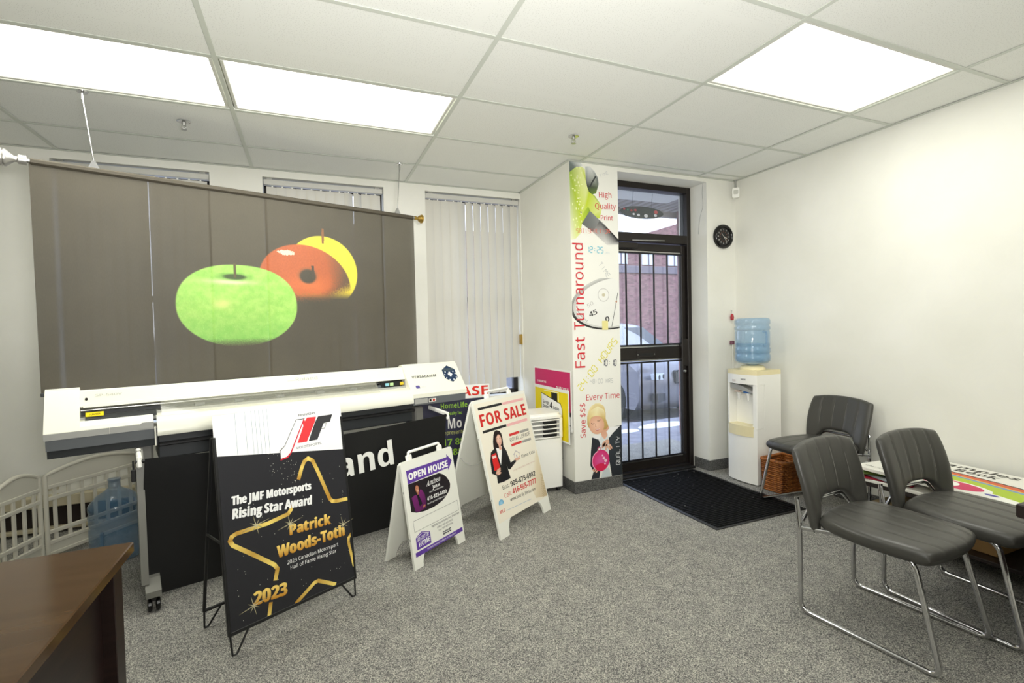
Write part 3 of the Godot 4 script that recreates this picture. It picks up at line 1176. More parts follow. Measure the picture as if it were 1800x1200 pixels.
# ---------------------------------------------------------------- banner
func apple_print() -> ImageTexture:
	# the fruit photograph printed on the banner; u runs along the cloth (0..2.213 m), v from the top (2.256 m) down to 1.066 m
	var W := 900
	var Hh := 484
	var f := FastNoiseLite.new()
	f.noise_type = FastNoiseLite.TYPE_SIMPLEX_SMOOTH
	f.frequency = 1.0
	f.seed = 21
	var bg := Color8(79, 73, 60)
	var im := Image.create(W, Hh, false, Image.FORMAT_RGB8)
	for y in Hh:
		var py := 2.256 - 1.19 * (y + 0.5) / Hh
		for x in W:
			var px := 2.213 * (x + 0.5) / W
			var c := bg
			if px > 0.55 and px < 1.78 and py > 1.2 and py < 2.1:
				# yellow fruit, behind
				var q := Vector2((px - 1.475) / 0.253, (py - 1.79) / 0.255)
				var r := q.length()
				if r < 1.0:
					var k := clampf(0.6 + 0.4 * q.y + 0.2 * q.x, 0, 1)
					var fruit := Color8(196, 140, 62).lerp(Color8(238, 220, 66), clampf(k * 1.6, 0, 1))
					c = c.lerp(fruit, clampf((1.0 - r) * 40.0, 0, 1) * clampf((q.y + 0.75) * 5.0, 0, 1))
				if absf(px - 1.479 - (py - 2.04) * 0.02) < 0.008 and py > 1.99 and py < 2.097:
					c = Color8(140, 95, 60)
				# red fruit
				q = Vector2((px - 1.362), (py - 1.705)).rotated(0.30)
				q = Vector2(q.x / 0.315, q.y / 0.262)
				r = q.length()
				if r < 1.0:
					var n := f.get_noise_2d(px * 60, py * 60)
					var hol := Vector2((px - 1.365) / 0.062, (py - 1.752) / 0.055)
					var fruit := Color8(178, 92, 55).lerp(Color8(196, 104, 60), clampf(0.5 + n * 0.5, 0, 1))
					var bright := exp(-pow(Vector2((px - 1.40) / 0.14, (py - 1.69) / 0.075).length(), 2.0))
					fruit = fruit.lerp(Color8(222, 118, 66), bright * 0.9)
					var shade := clampf((Vector2((px - 1.30) / 0.36, (py - 1.83) / 0.30).length() - 0.55) * 2.4 + n * 0.25, 0, 1) * clampf((px - 1.18) * 5.0, 0, 1)
					fruit = fruit.lerp(Color8(96, 80, 62), clampf(shade * 0.9 - bright * 0.8, 0, 1))
					fruit = fruit.lerp(Color8(104, 86, 66), clampf(1.3 - hol.length(), 0, 1) * clampf(0.8 + 0.6 * hol.y, 0, 1))
					fruit = fruit.lerp(Color8(72, 66, 54), clampf((1.0 - hol.length()) * 4.0, 0, 1))
					if Vector2((px - 1.23) / 0.05, (py - 1.906) / 0.018).length() + n * 0.5 < 1.0:
						fruit = Color8(240, 212, 190)
					var edge := clampf((1.0 - r) * 40.0, 0, 1)
					edge *= clampf((py - 1.57 + n * 0.03 - maxf(0, px - 1.5) * 0.5) * 14.0, 0, 1)
					c = c.lerp(fruit, edge)
				if absf(px - 1.402 + (py - 1.78) * 0.06) < 0.009 and py > 1.735 and py < 1.828:
					c = Color8(78, 68, 56)
				# green fruit, in front
				var sq := Vector2((px - 0.94) / 0.348, (py - 1.545) / 0.262)
				if sq.y < 0:
					sq.x *= 1.0 + 0.10 * sq.y * sq.y
				r = pow(pow(absf(sq.x), 2.25) + pow(absf(sq.y), 2.25), 1.0 / 2.25)
				if r < 1.0:
					var n := f.get_noise_2d(px * 110, py * 110)
					var m := f.get_noise_2d(px * 14 + 7, py * 14)
					var fruit := Color8(150, 208, 92).lerp(Color8(176, 222, 110), clampf(0.5 + m, 0, 1))
					fruit = fruit.lerp(Color8(112, 176, 82), clampf(-sq.y * 0.9 - 0.1, 0, 1) * 0.8)
					fruit = fruit.lerp(Color8(206, 236, 160), clampf(n * 2.2 - 0.9, 0, 1) * clampf(0.5 - sq.y * 0.8 + absf(sq.x) * 0.5, 0, 1))
					fruit = fruit.lerp(Color8(232, 246, 190), exp(-pow(Vector2((px - 0.89) / 0.13, (py - 1.693) / 0.016).length(), 2.0)) * 0.9)
					fruit = fruit.lerp(Color8(226, 228, 140), exp(-pow(Vector2((px - 0.84) / 0.05, (py - 1.555) / 0.035).length(), 2.0)) * 0.75)
					var hol := Vector2((px - 0.915) / 0.075, (py - 1.727) / 0.020).length()
					fruit = fruit.lerp(Color8(86, 140, 60), clampf(1.6 - hol, 0, 1) * 0.6)
					fruit = fruit.lerp(Color8(66, 88, 48), clampf((1.0 - hol) * 3.0, 0, 1))
					var edge := clampf((1.0 - r) * 45.0, 0, 1) * clampf((sq.y + 1.0 + n * 0.06) * 5.0, 0, 1)
					c = c.lerp(fruit, edge)
				if absf(px - 0.917) < 0.007 and py > 1.722 and py < 1.812:
					c = Color8(92, 84, 56)
			var weave := 1.0 + 0.05 * f.get_noise_2d(px * 260, py * 40) + 0.05 * f.get_noise_2d(px * 3 + 40, py * 3)
			im.set_pixel(x, y, Color(c.r * weave, c.g * weave, c.b * weave))
	return ImageTexture.create_from_image(im)

func printed_banner() -> void:
	var th := atan(0.33)
	var t := thing("hanging_banner", "brown mesh banner printed with three apples, hung from a steel rod", "banner", Vector3(0.304, 0, 0.684), th)
	# cloth with slight waves
	var rows := []
	for i in 9:
		var row := []
		for j in 61:
			var x := 2.213 * j / 60.0
			var k := 1.0 - i / 8.0
			row.append(Vector3(x + 0.006 * k, lerpf(1.066, 2.256, i / 8.0), 0.012 * k * sin(x * 5.1 + 0.6) + 0.006 * k * sin(x * 11.0)))
		rows.append(row)
	var mb := MB.new()
	mb.sheet(rows, true)
	var m := StandardMaterial3D.new()
	m.albedo_texture = apple_print()
	m.roughness = 0.7
	m.transparency = BaseMaterial3D.TRANSPARENCY_ALPHA
	m.albedo_color = Color(1, 1, 1, 0.88)
	part(t, "cloth", mb, m)
	mb = MB.new()
	mb.span(Vector3(0.004, 1.058, -0.012), Vector3(2.217, 1.078, 0.010), 0.003)
	part(t, "bottom_bar", mb, M.dark_grey)
	mb = MB.new()
	mb.tube([Vector3(-0.008, 2.268, 0), Vector3(2.222, 2.268, 0)], 0.0115, 14)
	part(t, "rod", mb, M.steel)
	mb = MB.new()
	mb.span(Vector3(0, 2.252, -0.0135), Vector3(2.213, 2.283, 0.0135), 0.008)
	part(t, "pole_sleeve", mb, mat(74, 68, 56, 0.7))
	# finials
	for s in [-1.0, 1.0]:
		mb = MB.new()
		mb.xf = Transform3D(Basis(Vector3.BACK, s * -PI / 2), Vector3(-0.006 if s < 0 else 2.220, 2.268, 0)) * Transform3D(Basis.from_scale(Vector3(1.25, 1.0, 1.25) if s < 0 else Vector3(1.0, 0.6, 1.0)), Vector3.ZERO)
		var k := 1.0 if s < 0 else 0.75
		mb.lathe([Vector2(0.0, 0.0), Vector2(0.020 * k, 0.0), Vector2(0.020 * k, 0.03), Vector2(0.012 * k, 0.035), Vector2(0.012 * k, 0.045), Vector2(0.030 * k, 0.07), Vector2(0.034 * k, 0.075), Vector2(0.034 * k, 0.082), Vector2(0.028 * k, 0.084), Vector2(0.036 * k, 0.088), Vector2(0.036 * k, 0.096), Vector2(0.030 * k, 0.099), Vector2(0.046 * k, 0.103), Vector2(0.046 * k, 0.115), Vector2(0.02 * k, 0.122), Vector2(0, 0.122)], 24)
		part(t, "finial", mb, mat(206, 204, 200, 0.34, 0.8) if s < 0 else M.brass)
	# hanger rods clipped to the ceiling grid: world points turned into the banner's own axes
	var inv := Transform3D(Basis(Vector3.UP, th), t.position).affine_inverse()
	for e in [[Vector3(0.511, H - 0.002, 0.607), 0.255], [Vector3(2.306, H - 0.002, -0.012), 2.072]]:
		var a: Vector3 = inv * e[0]
		var b := Vector3(e[1], 2.283, 0)
		mb = MB.new()
		mb.tube([a + Vector3(0, -0.03, 0), b + Vector3(0, 0.03, 0)], 0.0035, 8)
		var h := part(t, "hanger_rod", mb, M.steel)
		mb = MB.new()
		mb.lathe([Vector2(0, -0.008), Vector2(0.024, -0.006), Vector2(0.026, 0), Vector2(0, 0.001)], 18, a)
		mb.tube([a, a + Vector3(0, -0.045, 0)], 0.0065, 10)
		part(h, "ceiling_clip", mb, M.chrome)
		mb = MB.new()
		mb.xf = Transform3D(Basis(), b)
		mb.prism(PackedVector2Array([Vector2(-0.024, -0.002), Vector2(0.024, -0.002), Vector2(0.006, 0.04), Vector2(-0.006, 0.04)]), -0.006, 0.006)
		part(h, "rod_bracket", mb, M.chrome)

# ---------------------------------------------------------------- printer
func across(mb: MB, prof: Array, s0: float, s1: float) -> void:
	# profile given as (c, y): c towards the viewer; swept along the length
	var pl := PackedVector2Array()
	for p in prof:
		pl.append(Vector2(-p[0], p[1]))
	var keep := mb.xf
	mb.xf = keep * Transform3D(Basis(Vector3(0, 0, -1), Vector3(0, 1, 0), Vector3(1, 0, 0)), Vector3.ZERO)
	mb.prism(pl, s0, s1)
	mb.xf = keep

func printer() -> void:
	var t := thing("wide_format_printer", "long white wide-format inkjet printer on a grey wheeled stand", "printer", Vector3(0.425, 0, 0.976), 0.289)
	var cover := [[0.0, 0.907], [-0.012, 0.922], [-0.155, 1.098], [-0.172, 1.106], [-0.20, 1.098], [-0.34, 1.03], [-0.42, 0.95], [-0.42, 0.86], [0.0, 0.874]]
	# end housing beside the slot
	var mb := MB.new()
	across(mb, cover, 0.0, 0.13)
	across(mb, [[0.0, 0.907], [-0.012, 0.922], [-0.045, 0.945], [-0.10, 0.945], [-0.10, 0.874], [0.0, 0.874]], 0.13, 0.422)
	part(t, "end_housing", mb, M.printer_white)
	mb = MB.new()
	across(mb, [[0.004, 0.905], [0.004, 0.874], [-0.05, 0.874], [-0.05, 0.905]], 0.0, 0.242)
	across(mb, [[0.004, 0.905], [0.004, 0.874], [-0.05, 0.874], [-0.05, 0.905]], 0.2435, 0.422)
	part(t, "ink_bay_trim", mb, M.light_grey)
	mb = MB.new()
	across(mb, [[0.0, 0.874], [-0.004, 0.822], [-0.36, 0.822], [-0.36, 0.874]], 0.006, 0.422)
	part(t, "ink_bay_front", mb, M.mid_grey)
	mb = MB.new()
	across(mb, [[-0.025, 0.822], [-0.03, 0.781], [-0.34, 0.781], [-0.34, 0.822]], 0.008, 0.44)
	part(t, "ink_bay_base", mb, M.dark_grey)
	mb = MB.new()
	across(mb, [[0.006, 0.885], [0.008, 0.785], [0.0, 0.785], [-0.002, 0.885]], 0.424, 0.431)
	part(t, "bay_end_strip", mb, M.printer_white)
	mb = MB.new()
	mb.xf = Transform3D(Basis(), Vector3(0.385, 0.889, 0.005))
	mb.prism(PackedVector2Array([Vector2(-0.02, -0.008), Vector2(0.036, -0.008), Vector2(0.036, 0.024), Vector2(-0.012, 0.024), Vector2(-0.028, 0.008)]), 0, 0.004)
	part(t, "bay_latch", mb, M.light_grey)
	# top cover rail over the platen
	mb = MB.new()
	across(mb, [[-0.118, 1.008], [-0.155, 1.082], [-0.170, 1.090], [-0.20, 1.082], [-0.34, 1.02], [-0.34, 0.98], [-0.20, 0.985], [-0.14, 1.002]], 0.13, 1.93)
	var rail := part(t, "top_cover", mb, M.printer_white)
	mb = MB.new()
	across(mb, [[-0.112, 1.004], [-0.120, 1.020], [-0.126, 1.020], [-0.118, 1.002]], 0.142, 1.93)
	part(rail, "cover_lip", mb, M.printer_white)
	# lettering lies on the sloping cover face
	var face := Transform3D(Basis(Vector3.RIGHT, -atan2(0.037, 0.074)), Vector3(0, 1.045, -0.1355))
	mb = MB.new()
	mb.xf = face
	words(mb, "SP-540V", 0.19, 0.010, 0.108, 0.013, lin(190, 190, 178), 0.001, "sans")
	words(mb, "Roland", 1.175, 0.008, 0.137, 0.022, lin(186, 186, 176), 0.001, "sans")
	mb.rect(1.125, 0.011, 1.172, 0.013, lin(186, 186, 176), 0.001)
	mb.oval(0.155, 0.0, 0.006, 0.008, lin(30, 28, 26), 0.001)
	part(rail, "lettering", mb, M.ink)
	# inside: back wall, carriage rail, platen
	mb = MB.new()
	across(mb, [[-0.20, 1.0], [-0.20, 0.93], [-0.25, 0.93], [-0.25, 1.0]], 0.13, 1.93)
	part(t, "carriage_bay", mb, M.dark_grey)
	mb = MB.new()
	mb.tube([Vector3(0.13, 0.985, -0.165), Vector3(1.93, 0.985, -0.165)], 0.009, 10)
	part(t, "carriage_rail", mb, M.steel)
	mb = MB.new()
	across(mb, [[-0.10, 0.955], [-0.10, 0.93], [-0.21, 0.93], [-0.21, 0.955]], 0.13, 1.93)
	part(t, "platen", mb, M.light_grey)
	mb = MB.new()
	across(mb, [[-0.052, 0.952], [-0.052, 0.938], [-0.10, 0.95], [-0.10, 0.964]], 0.15, 0.44)
	part(t, "platen_rail", mb, M.dark_grey)
	for s in [0.62, 0.82, 1.05, 1.30, 1.52, 1.72]:
		mb = MB.new()
		mb.span(Vector3(s, 0.955, -0.17), Vector3(s + 0.05, 0.975, -0.12), 0.004)
		part(t, "pinch_roller", mb, M.mid_grey)
	mb = MB.new()
	mb.span(Vector3(1.74, 0.955, -0.19), Vector3(1.915, 1.0, -0.12), 0.005)
	var hd := part(t, "print_carriage", mb, M.black)
	for e in [[1.79, 150, 210, 225], [1.825, 190, 220, 160], [1.905, 240, 200, 40]]:
		mb = MB.new()
		mb.span(Vector3(e[0] - 0.014, 0.963, -0.12), Vector3(e[0] + 0.014, 0.985, -0.113), 0.002)
		part(hd, "ink_tag", mb, mat(e[1], e[2], e[3], 0.5))
	mb = MB.new()
	mb.xf = Transform3D(Basis(Vector3.RIGHT, -0.6), Vector3(0, 0.972, -0.075))
	mb.rect(0.151, -0.012, 0.222, 0.012, lin(240, 214, 20), 0.0)
	words(mb, "! CAUTION", 0.166, -0.005, 0.042, 0.009, lin(60, 50, 10), 0.0006)
	part(t, "warning_label", mb, M.ink)
	# clear front cover and white apron
	mb = MB.new()
	mb.quad(Vector3(0.46, 0.935, -0.030), Vector3(1.70, 0.935, -0.030), Vector3(1.70, 1.004, -0.112), Vector3(0.46, 1.004, -0.112))
	part(t, "front_cover", mb, M.acrylic)
	mb = MB.new()
	var rows := []
	for p in [[0.016, 0.835], [0.020, 0.845], [0.018, 0.866], [0.010, 0.892], [-0.004, 0.915], [-0.022, 0.930], [-0.05, 0.938], [-0.10, 0.942]]:
		rows.append([Vector3(0.436, p[1], p[0]), Vector3(1.93, p[1], p[0])])
	mb.sheet(rows)
	mb.quad(Vector3(0.436, 0.84, -0.06), Vector3(1.93, 0.84, -0.06), Vector3(1.93, 0.835, 0.016), Vector3(0.436, 0.835, 0.016))
	part(t, "paper_apron", mb, M.printer_white)
	mb = MB.new()
	mb.span(Vector3(0.44, 0.70, -0.30), Vector3(1.95, 0.832, -0.045), 0.006)
	part(t, "lower_beam", mb, M.dark_grey)
	mb = MB.new()
	mb.span(Vector3(0.44, 0.775, -0.05), Vector3(1.95, 0.792, 0.0), 0.004)
	part(t, "paper_guide", mb, M.black)
	# control end
	mb = MB.new()
	across(mb, [[0.0, 0.897], [-0.012, 0.912], [-0.155, 1.094], [-0.172, 1.106], [-0.20, 1.10], [-0.34, 1.03], [-0.42, 0.95], [-0.42, 0.86], [0.0, 0.868]], 1.93, 2.398)
	var ce := part(t, "control_housing", mb, M.printer_white)
	mb = MB.new()
	across(mb, [[0.0, 0.868], [-0.004, 0.815], [-0.36, 0.815], [-0.36, 0.868]], 1.937, 2.385)
	part(t, "control_base", mb, M.mid_grey)
	mb = MB.new()
	mb.span(Vector3(1.945, 0.826, -0.002), Vector3(2.05, 0.862, 0.003))
	part(t, "base_plate", mb, M.light_grey)
	mb = MB.new()
	mb.rect(2.06, 0.83, 2.12, 0.856, lin(240, 236, 228), 0.003)
	mb.rect(2.064, 0.834, 2.082, 0.852, lin(40, 30, 26), 0.0036)
	mb.oval(2.102, 0.843, 0.010, 0.009, lin(206, 60, 40), 0.0036)
	part(t, "rating_label", mb, M.ink)
	# control panel on the sloping face
	var sl := Transform3D(Basis(Vector3.RIGHT, -atan2(0.143, 0.182)), Vector3(0, 1.003, -0.0835))
	mb = MB.new()
	mb.xf = sl
	var hx := []
	for k in 6:
		var a := TAU * k / 6 + PI / 6
		hx.append([2.305 + 0.070 * cos(a) * 0.95, 0.018 + 0.078 * sin(a)])
	mb.poly(hx, lin(36, 58, 86), 0.0012)
	mb.rect(2.262, 0.046, 2.345, 0.068, lin(70, 84, 92), 0.0018)
	mb.rect(2.286, 0.004, 2.324, 0.020, lin(236, 238, 240), 0.0018)
	mb.rect(2.297, -0.010, 2.313, 0.034, lin(236, 238, 240), 0.0018)
	for e in [[2.258, 0.012], [2.262, -0.02], [2.285, -0.038], [2.32, -0.038], [2.35, -0.02], [2.352, 0.014], [2.27, 0.036], [2.34, 0.036]]:
		mb.oval(e[0], e[1], 0.006, 0.006, lin(214, 220, 226), 0.0018, 0.0, null, 10)
	part(ce, "control_panel", mb, M.ink)
	mb = MB.new()
	mb.xf = sl
	words(mb, "VERSACAMM", 1.972, 0.002, 0.205, 0.022, lin(34, 34, 38), 0.0012, "bold", 0.0, 0.2)
	mb.rect(1.978, -0.088, 2.010, -0.062, lin(92, 84, 150), 0.0012)
	words(mb, "Roland", 2.016, -0.084, 0.04, 0.012, lin(190, 190, 200), 0.0012, "sans")
	part(ce, "lettering", mb, M.ink)
	# stand
	for s in [0.385, 2.03]:
		mb = MB.new()
		mb.span(Vector3(s - 0.035, 0.10, -0.20), Vector3(s + 0.035, 0.79, -0.09), 0.01)
		var lg := part(t, "leg", mb, M.stand_grey)
		mb = MB.new()
		var foot := PackedVector2Array([Vector2(-0.215, 0.075), Vector2(-0.215, 0.105), Vector2(-0.12, 0.14), Vector2(0.40, 0.14), Vector2(0.46, 0.105), Vector2(0.46, 0.075)])
		mb.xf = Transform3D(Basis(Vector3(0, 0, -1), Vector3(0, 1, 0), Vector3(1, 0, 0)), Vector3(s, 0, 0))
		mb.prism(foot, -0.032, 0.032)
		part(lg, "foot", mb, M.stand_grey)
		for z in [0.185, -0.43]:
			mb = MB.new()
			mb.span(Vector3(s - 0.012, 0.05, z - 0.014), Vector3(s + 0.012, 0.078, z + 0.014), 0.003)
			for dx in [-0.017, 0.017]:
				mb.xf = Transform3D(Basis(Vector3.BACK, PI / 2), Vector3(s + dx, 0.03, z))
				mb.lathe([Vector2(0, -0.01), Vector2(0.024, -0.01), Vector2(0.03, -0.006), Vector2(0.03, 0.006), Vector2(0.024, 0.01), Vector2(0, 0.01)], 16)
				mb.xf = Transform3D()
			part(t, "caster", mb, M.gloss_black)
	# the slanted grey cheek in front of the near leg
	mb = MB.new()
	mb.xf = Transform3D(Basis(Vector3(0, 0, -1), Vector3(0, 1, 0), Vector3(1, 0, 0)), Vector3(0.352, 0, 0))
	mb.prism(PackedVector2Array([Vector2(-0.09, 0.74), Vector2(-0.06, 0.78), Vector2(0.02, 0.78), Vector2(0.0, 0.13), Vector2(-0.17, 0.13), Vector2(-0.13, 0.45)]), -0.012, 0.018)
	part(t, "leg_cheek", mb, M.stand_grey)
	mb = MB.new()
	mb.span(Vector3(0.42, 0.24, -0.17), Vector3(2.0, 0.30, -0.12), 0.006)
	part(t, "stretcher", mb, M.stand_grey)
	# media arms and bar
	for e in [[0.352, 0.02], [2.115, -0.10]]:
		mb = MB.new()
		mb.bar(Vector3(e[0], 0.775, e[1]), Vector3(e[0] + (0.0 if e[0] < 1 else 0.03), 0.745, 0.115), 0.022, 0.03, 0.006)
		mb.bar(Vector3(e[0] + (0.0 if e[0] < 1 else 0.03), 0.76, 0.115), Vector3(e[0] + (0.0 if e[0] < 1 else 0.03), 0.705, 0.125), 0.022, 0.024, 0.006)
		part(t, "media_arm", mb, M.white_plastic)
	mb = MB.new()
	var droop := []
	for k in 25:
		droop.append(Vector3(lerpf(0.335, 2.16, k / 24.0), 0.738 - 0.034 * sin(PI * k / 24.0), 0.118))
	mb.tube(droop, 0.010, 12)
	part(t, "media_bar", mb, M.black_metal)
	mb = MB.new()
	mb.span(Vector3(0.318, 0.64, 0.112), Vector3(0.338, 0.70, 0.128), 0.003)
	mb.span(Vector3(0.324, 0.70, 0.116), Vector3(0.332, 0.745, 0.122), 0.002)
	part(t, "clamp", mb, M.black)
	# black cloth thrown over the media bar, with the maker's name
	var cl := thing("black_cloth", "black vinyl cloth with white lettering hanging below the printer to the floor", "cloth", Vector3(0.425, 0, 0.976), 0.289)
	rows = []
	for i in 25:
		var row := []
		var k := i / 24.0
		for j in 73:
			var u := j / 72.0
			var s := lerpf(0.375, 2.125, u)
			var y := lerpf(0.028, 0.748 - 0.034 * sin(PI * u), k)
			var sag := (1.0 - k) * k
			var z := 0.131 - 0.05 * (1 - k) + 0.030 * sag * sin(s * 7.5 + k * 2.6) + 0.014 * sag * sin(s * 15 - k * 4.0) + 0.007 * sin(s * 9.0) * (1 - k)
			if u < 0.05:
				z -= 0.03 * sag * (1 - u / 0.05)
			row.append(Vector3(s - 0.03 * sag * (1 - u) * 2.0, y, z))
		rows.append(row)
	mb = MB.new()
	mb.sheet(rows)
	# the turned-over flap behind the bar
	var back := []
	for i in 8:
		var row := []
		for j in 37:
			var s := lerpf(0.375, 2.125, j / 36.0)
			row.append(Vector3(s, lerpf(0.748 - 0.034 * sin(PI * j / 36.0), 0.69, i / 7.0), 0.131 - 0.026 * minf(1.0, i / 2.0)))
		back.append(row)
	mb.sheet(back)
	part(cl, "cloth_sheet", mb, M.drape)
	mb = MB.new()
	mb.xf = Transform3D(Basis(Vector3.RIGHT, -0.03), Vector3(0, 0.40, 0.133))
	words(mb, "Roland", 0.985, 0.018, 0.722, 0.155, lin(238, 238, 232), 0.013, "bold", 0.07)
	part(cl, "lettering", mb, M.ink)

# ---------------------------------------------------------------- sandwich boards
func board_frame(t: Node3D, tilt: float) -> Transform3D:
	return Transform3D(Basis(Vector3.RIGHT, -tilt), Vector3.ZERO)

func gold(k: float) -> Color:
	return lin(176, 120, 36).lerp(lin(250, 224, 120), k)

func award_board() -> void:
	# metal A-frame, board 0.607 x 0.92, lower edge 0.095 above the floor
	var t := thing("award_sign_stand", "black metal A-frame sign with a gold star award poster and white header", "sign", Vector3(1.249, 0, 1.608), 0.493)
	var tilt := atan2(0.1, 0.915)
	var f := Transform3D(Basis(Vector3.RIGHT, -tilt), Vector3(0, 0.095, 0))
	var W := 0.607
	var L := 0.92
	var mb := MB.new()
	mb.xf = f
	mb.span(Vector3(0.002, 0.0, -0.008), Vector3(W - 0.002, L, -0.001), 0.001)
	part(t, "board", mb, M.black)
	mb = MB.new()
	mb.xf = f
	var fr := 0.010
	mb.span(Vector3(-0.004, -0.012, -0.014), Vector3(fr - 0.002, L * 0.90, 0.002), 0.002)
	mb.span(Vector3(W - fr + 0.002, -0.012, -0.014), Vector3(W + 0.004, L * 0.90, 0.002), 0.002)
	mb.span(Vector3(0, -0.012, -0.014), Vector3(W, 0.004, 0.002), 0.002)
	for s in [0.0, 1.0]:
		var x: float = lerpf(0.004, W - 0.004, s)
		var d: float = 0.075 if s == 0 else -0.075
		mb.tube(bend([Vector3(x, 0.02, -0.006), Vector3(x + d * 0.06, -0.0955, -0.006), Vector3(x + d * 0.28, -0.0955, -0.006), Vector3(x + d, -0.01, -0.006)], 0.012), 0.0045, 8)
	part(t, "front_frame", mb, M.black_metal)
	# back frame leaning the other way
	mb = MB.new()
	var bk := Transform3D(Basis(Vector3.RIGHT, 0.205), Vector3(0, 0.0, -0.312))
	mb.xf = bk
	for s in [0.0, 1.0]:
		var x: float = lerpf(0.004, W - 0.004, s)
		var d: float = 0.075 if s == 0 else -0.075
		mb.span(Vector3(x - 0.006, 0.09, -0.006), Vector3(x + 0.006, 0.93, 0.006), 0.002)
		mb.tube(bend([Vector3(x, 0.12, 0), Vector3(x + d * 0.06, 0.004, 0), Vector3(x + d * 0.28, 0.004, 0), Vector3(x + d, 0.095, 0)], 0.012), 0.0045, 8)
	mb.span(Vector3(0, 0.088, -0.006), Vector3(W, 0.100, 0.006), 0.002)
	mb.span(Vector3(0, 0.92, -0.006), Vector3(W, 0.932, 0.006), 0.002)
	part(t, "back_frame", mb, M.black_metal)
	mb = MB.new()
	mb.bar(Vector3(0.0, 0.47, -0.055), Vector3(0.0, 0.47, -0.21), 0.004, 0.012)
	part(t, "spreader", mb, M.black_metal)
	# print
	mb = MB.new()
	mb.xf = f
	var ink := lin(46, 46, 47)
	mb.poly([[0, 0], [W, 0], [W, 0.657], [0, 0.747]], ink, 0.0)
	mb.poly([[0, 0.747], [W, 0.657], [W, L], [0, L]], lin(250, 250, 248), 0.0)
	for e in [[0.091, 0.734], [0.133, 0.728], [0.160, 0.723], [0.177, 0.720], [0.194, 0.718], [0.212, 0.715], [0.230, 0.712]]:
		mb.rect(e[0] - 0.0006, e[1], e[0] + 0.0006, L, lin(120, 140, 160), 0.0004)
	part(t, "poster_ground", mb, M.ink)
	mb = MB.new()
	mb.xf = f
	mb.poly([[0.365, 0.849], [0.408, 0.848], [0.326, 0.695], [0.307, 0.679], [0.274, 0.673], [0.274, 0.716], [0.299, 0.735]], lin(40, 40, 42), 0.0005)
	mb.poly([[0.413, 0.848], [0.408, 0.846], [0.330, 0.695], [0.311, 0.676], [0.274, 0.670], [0.276, 0.676], [0.305, 0.684], [0.324, 0.700], [0.402, 0.846]], lin(214, 40, 60), 0.0009)
	mb.poly([[0.366, 0.846], [0.402, 0.845], [0.324, 0.698], [0.306, 0.682], [0.277, 0.678], [0.277, 0.714], [0.301, 0.734]], lin(250, 250, 248), 0.0012)
	mb.poly([[0.421, 0.850], [0.468, 0.847], [0.460, 0.823], [0.410, 0.733], [0.363, 0.735], [0.399, 0.812], [0.396, 0.833], [0.405, 0.847], [0.409, 0.834]], lin(232, 66, 70), 0.0006)
	mb.poly([[0.479, 0.847], [0.557, 0.846], [0.541, 0.810], [0.506, 0.809], [0.465, 0.733], [0.419, 0.734], [0.459, 0.818]], lin(62, 62, 64), 0.0006)
	mb.stroke([[0.497, 0.806], [0.520, 0.805], [0.509, 0.783], [0.490, 0.784]], 0.0022, lin(62, 62, 64), 0.0005)
	words(mb, "PRESENTED BY", 0.378, 0.861, 0.086, 0.010, lin(40, 40, 42), 0.0005)
	words(mb, "MOTORSPORTS.", 0.353, 0.707, 0.133, 0.011, lin(60, 60, 62), 0.0005, "sans")
	part(t, "sponsor_logo", mb, M.ink)
	mb = MB.new()
	mb.xf = f
	var g := [gold(0.1), gold(0.9), gold(0.3), gold(1.0), gold(0.2), gold(0.7)]
	mb.stroke([[0.352, 0.562], [0.372, 0.612], [0.388, 0.641], [0.408, 0.652], [0.430, 0.636], [0.450, 0.585], [0.503, 0.427], [0.516, 0.412], [0.535, 0.407], [0.606, 0.401]], 0.018, g, 0.0005)
	part(t, "gold_stroke", mb, M.ink)
	mb = MB.new()
	mb.xf = f
	mb.stroke([[0.308, 0.452], [0.303, 0.432], [0.288, 0.417], [0.192, 0.403], [0.060, 0.402], [0.040, 0.395], [0.032, 0.379], [0.041, 0.358], [0.120, 0.290], [0.206, 0.213], [0.219, 0.190], [0.205, 0.142]], 0.018, g, 0.0005)
	part(t, "gold_stroke", mb, M.ink)
	mb = MB.new()
	mb.xf = f
	mb.stroke([[0.178, 0.057], [0.166, 0.002]], 0.016, g, 0.0005)
	part(t, "gold_stroke", mb, M.ink)
	mb = MB.new()
	mb.xf = f
	mb.stroke([[0.288, 0.002], [0.385, 0.058], [0.405, 0.060], [0.494, 0.006]], 0.017, g, 0.0005)
	part(t, "gold_stroke", mb, M.ink)
	mb = MB.new()
	mb.xf = f
	mb.stroke([[0.604, 0.222], [0.586, 0.205], [0.583, 0.185], [0.602, 0.055]], 0.014, g, 0.0005)
	part(t, "gold_stroke", mb, M.ink)
	mb = MB.new()
	mb.xf = f
	var white := lin(246, 246, 244)
	words(mb, "The JMF Motorsports", 0.050, 0.527, 0.360, 0.035, white, 0.0010, "bold", -0.075, 0.0, 0.05)
	words(mb, "Rising Star Award", 0.049, 0.468, 0.358, 0.040, white, 0.0010, "bold", -0.109, 0.0, 0.05)
	words(mb, "Patrick", 0.289, 0.319, 0.206, 0.047, [lin(196, 134, 40), lin(252, 220, 120)], 0.0010, "bold", -0.063, 0.0, 0.05)
	words(mb, "Woods-Toth", 0.224, 0.237, 0.340, 0.051, [lin(196, 134, 40), lin(252, 220, 120)], 0.0010, "bold", -0.032, 0.0, 0.05)
	words(mb, "2023 Canadian Motorsport", 0.265, 0.191, 0.260, 0.017, white, 0.0010, "sans", -0.02)
	words(mb, "Hall of Fame Rising Star", 0.278, 0.163, 0.234, 0.017, white, 0.0010, "sans", -0.02)
	words(mb, "2023", 0.105, 0.074, 0.147, 0.054, [lin(196, 134, 40), lin(252, 220, 120)], 0.0010, "bold", -0.089, 0.0, 0.05)
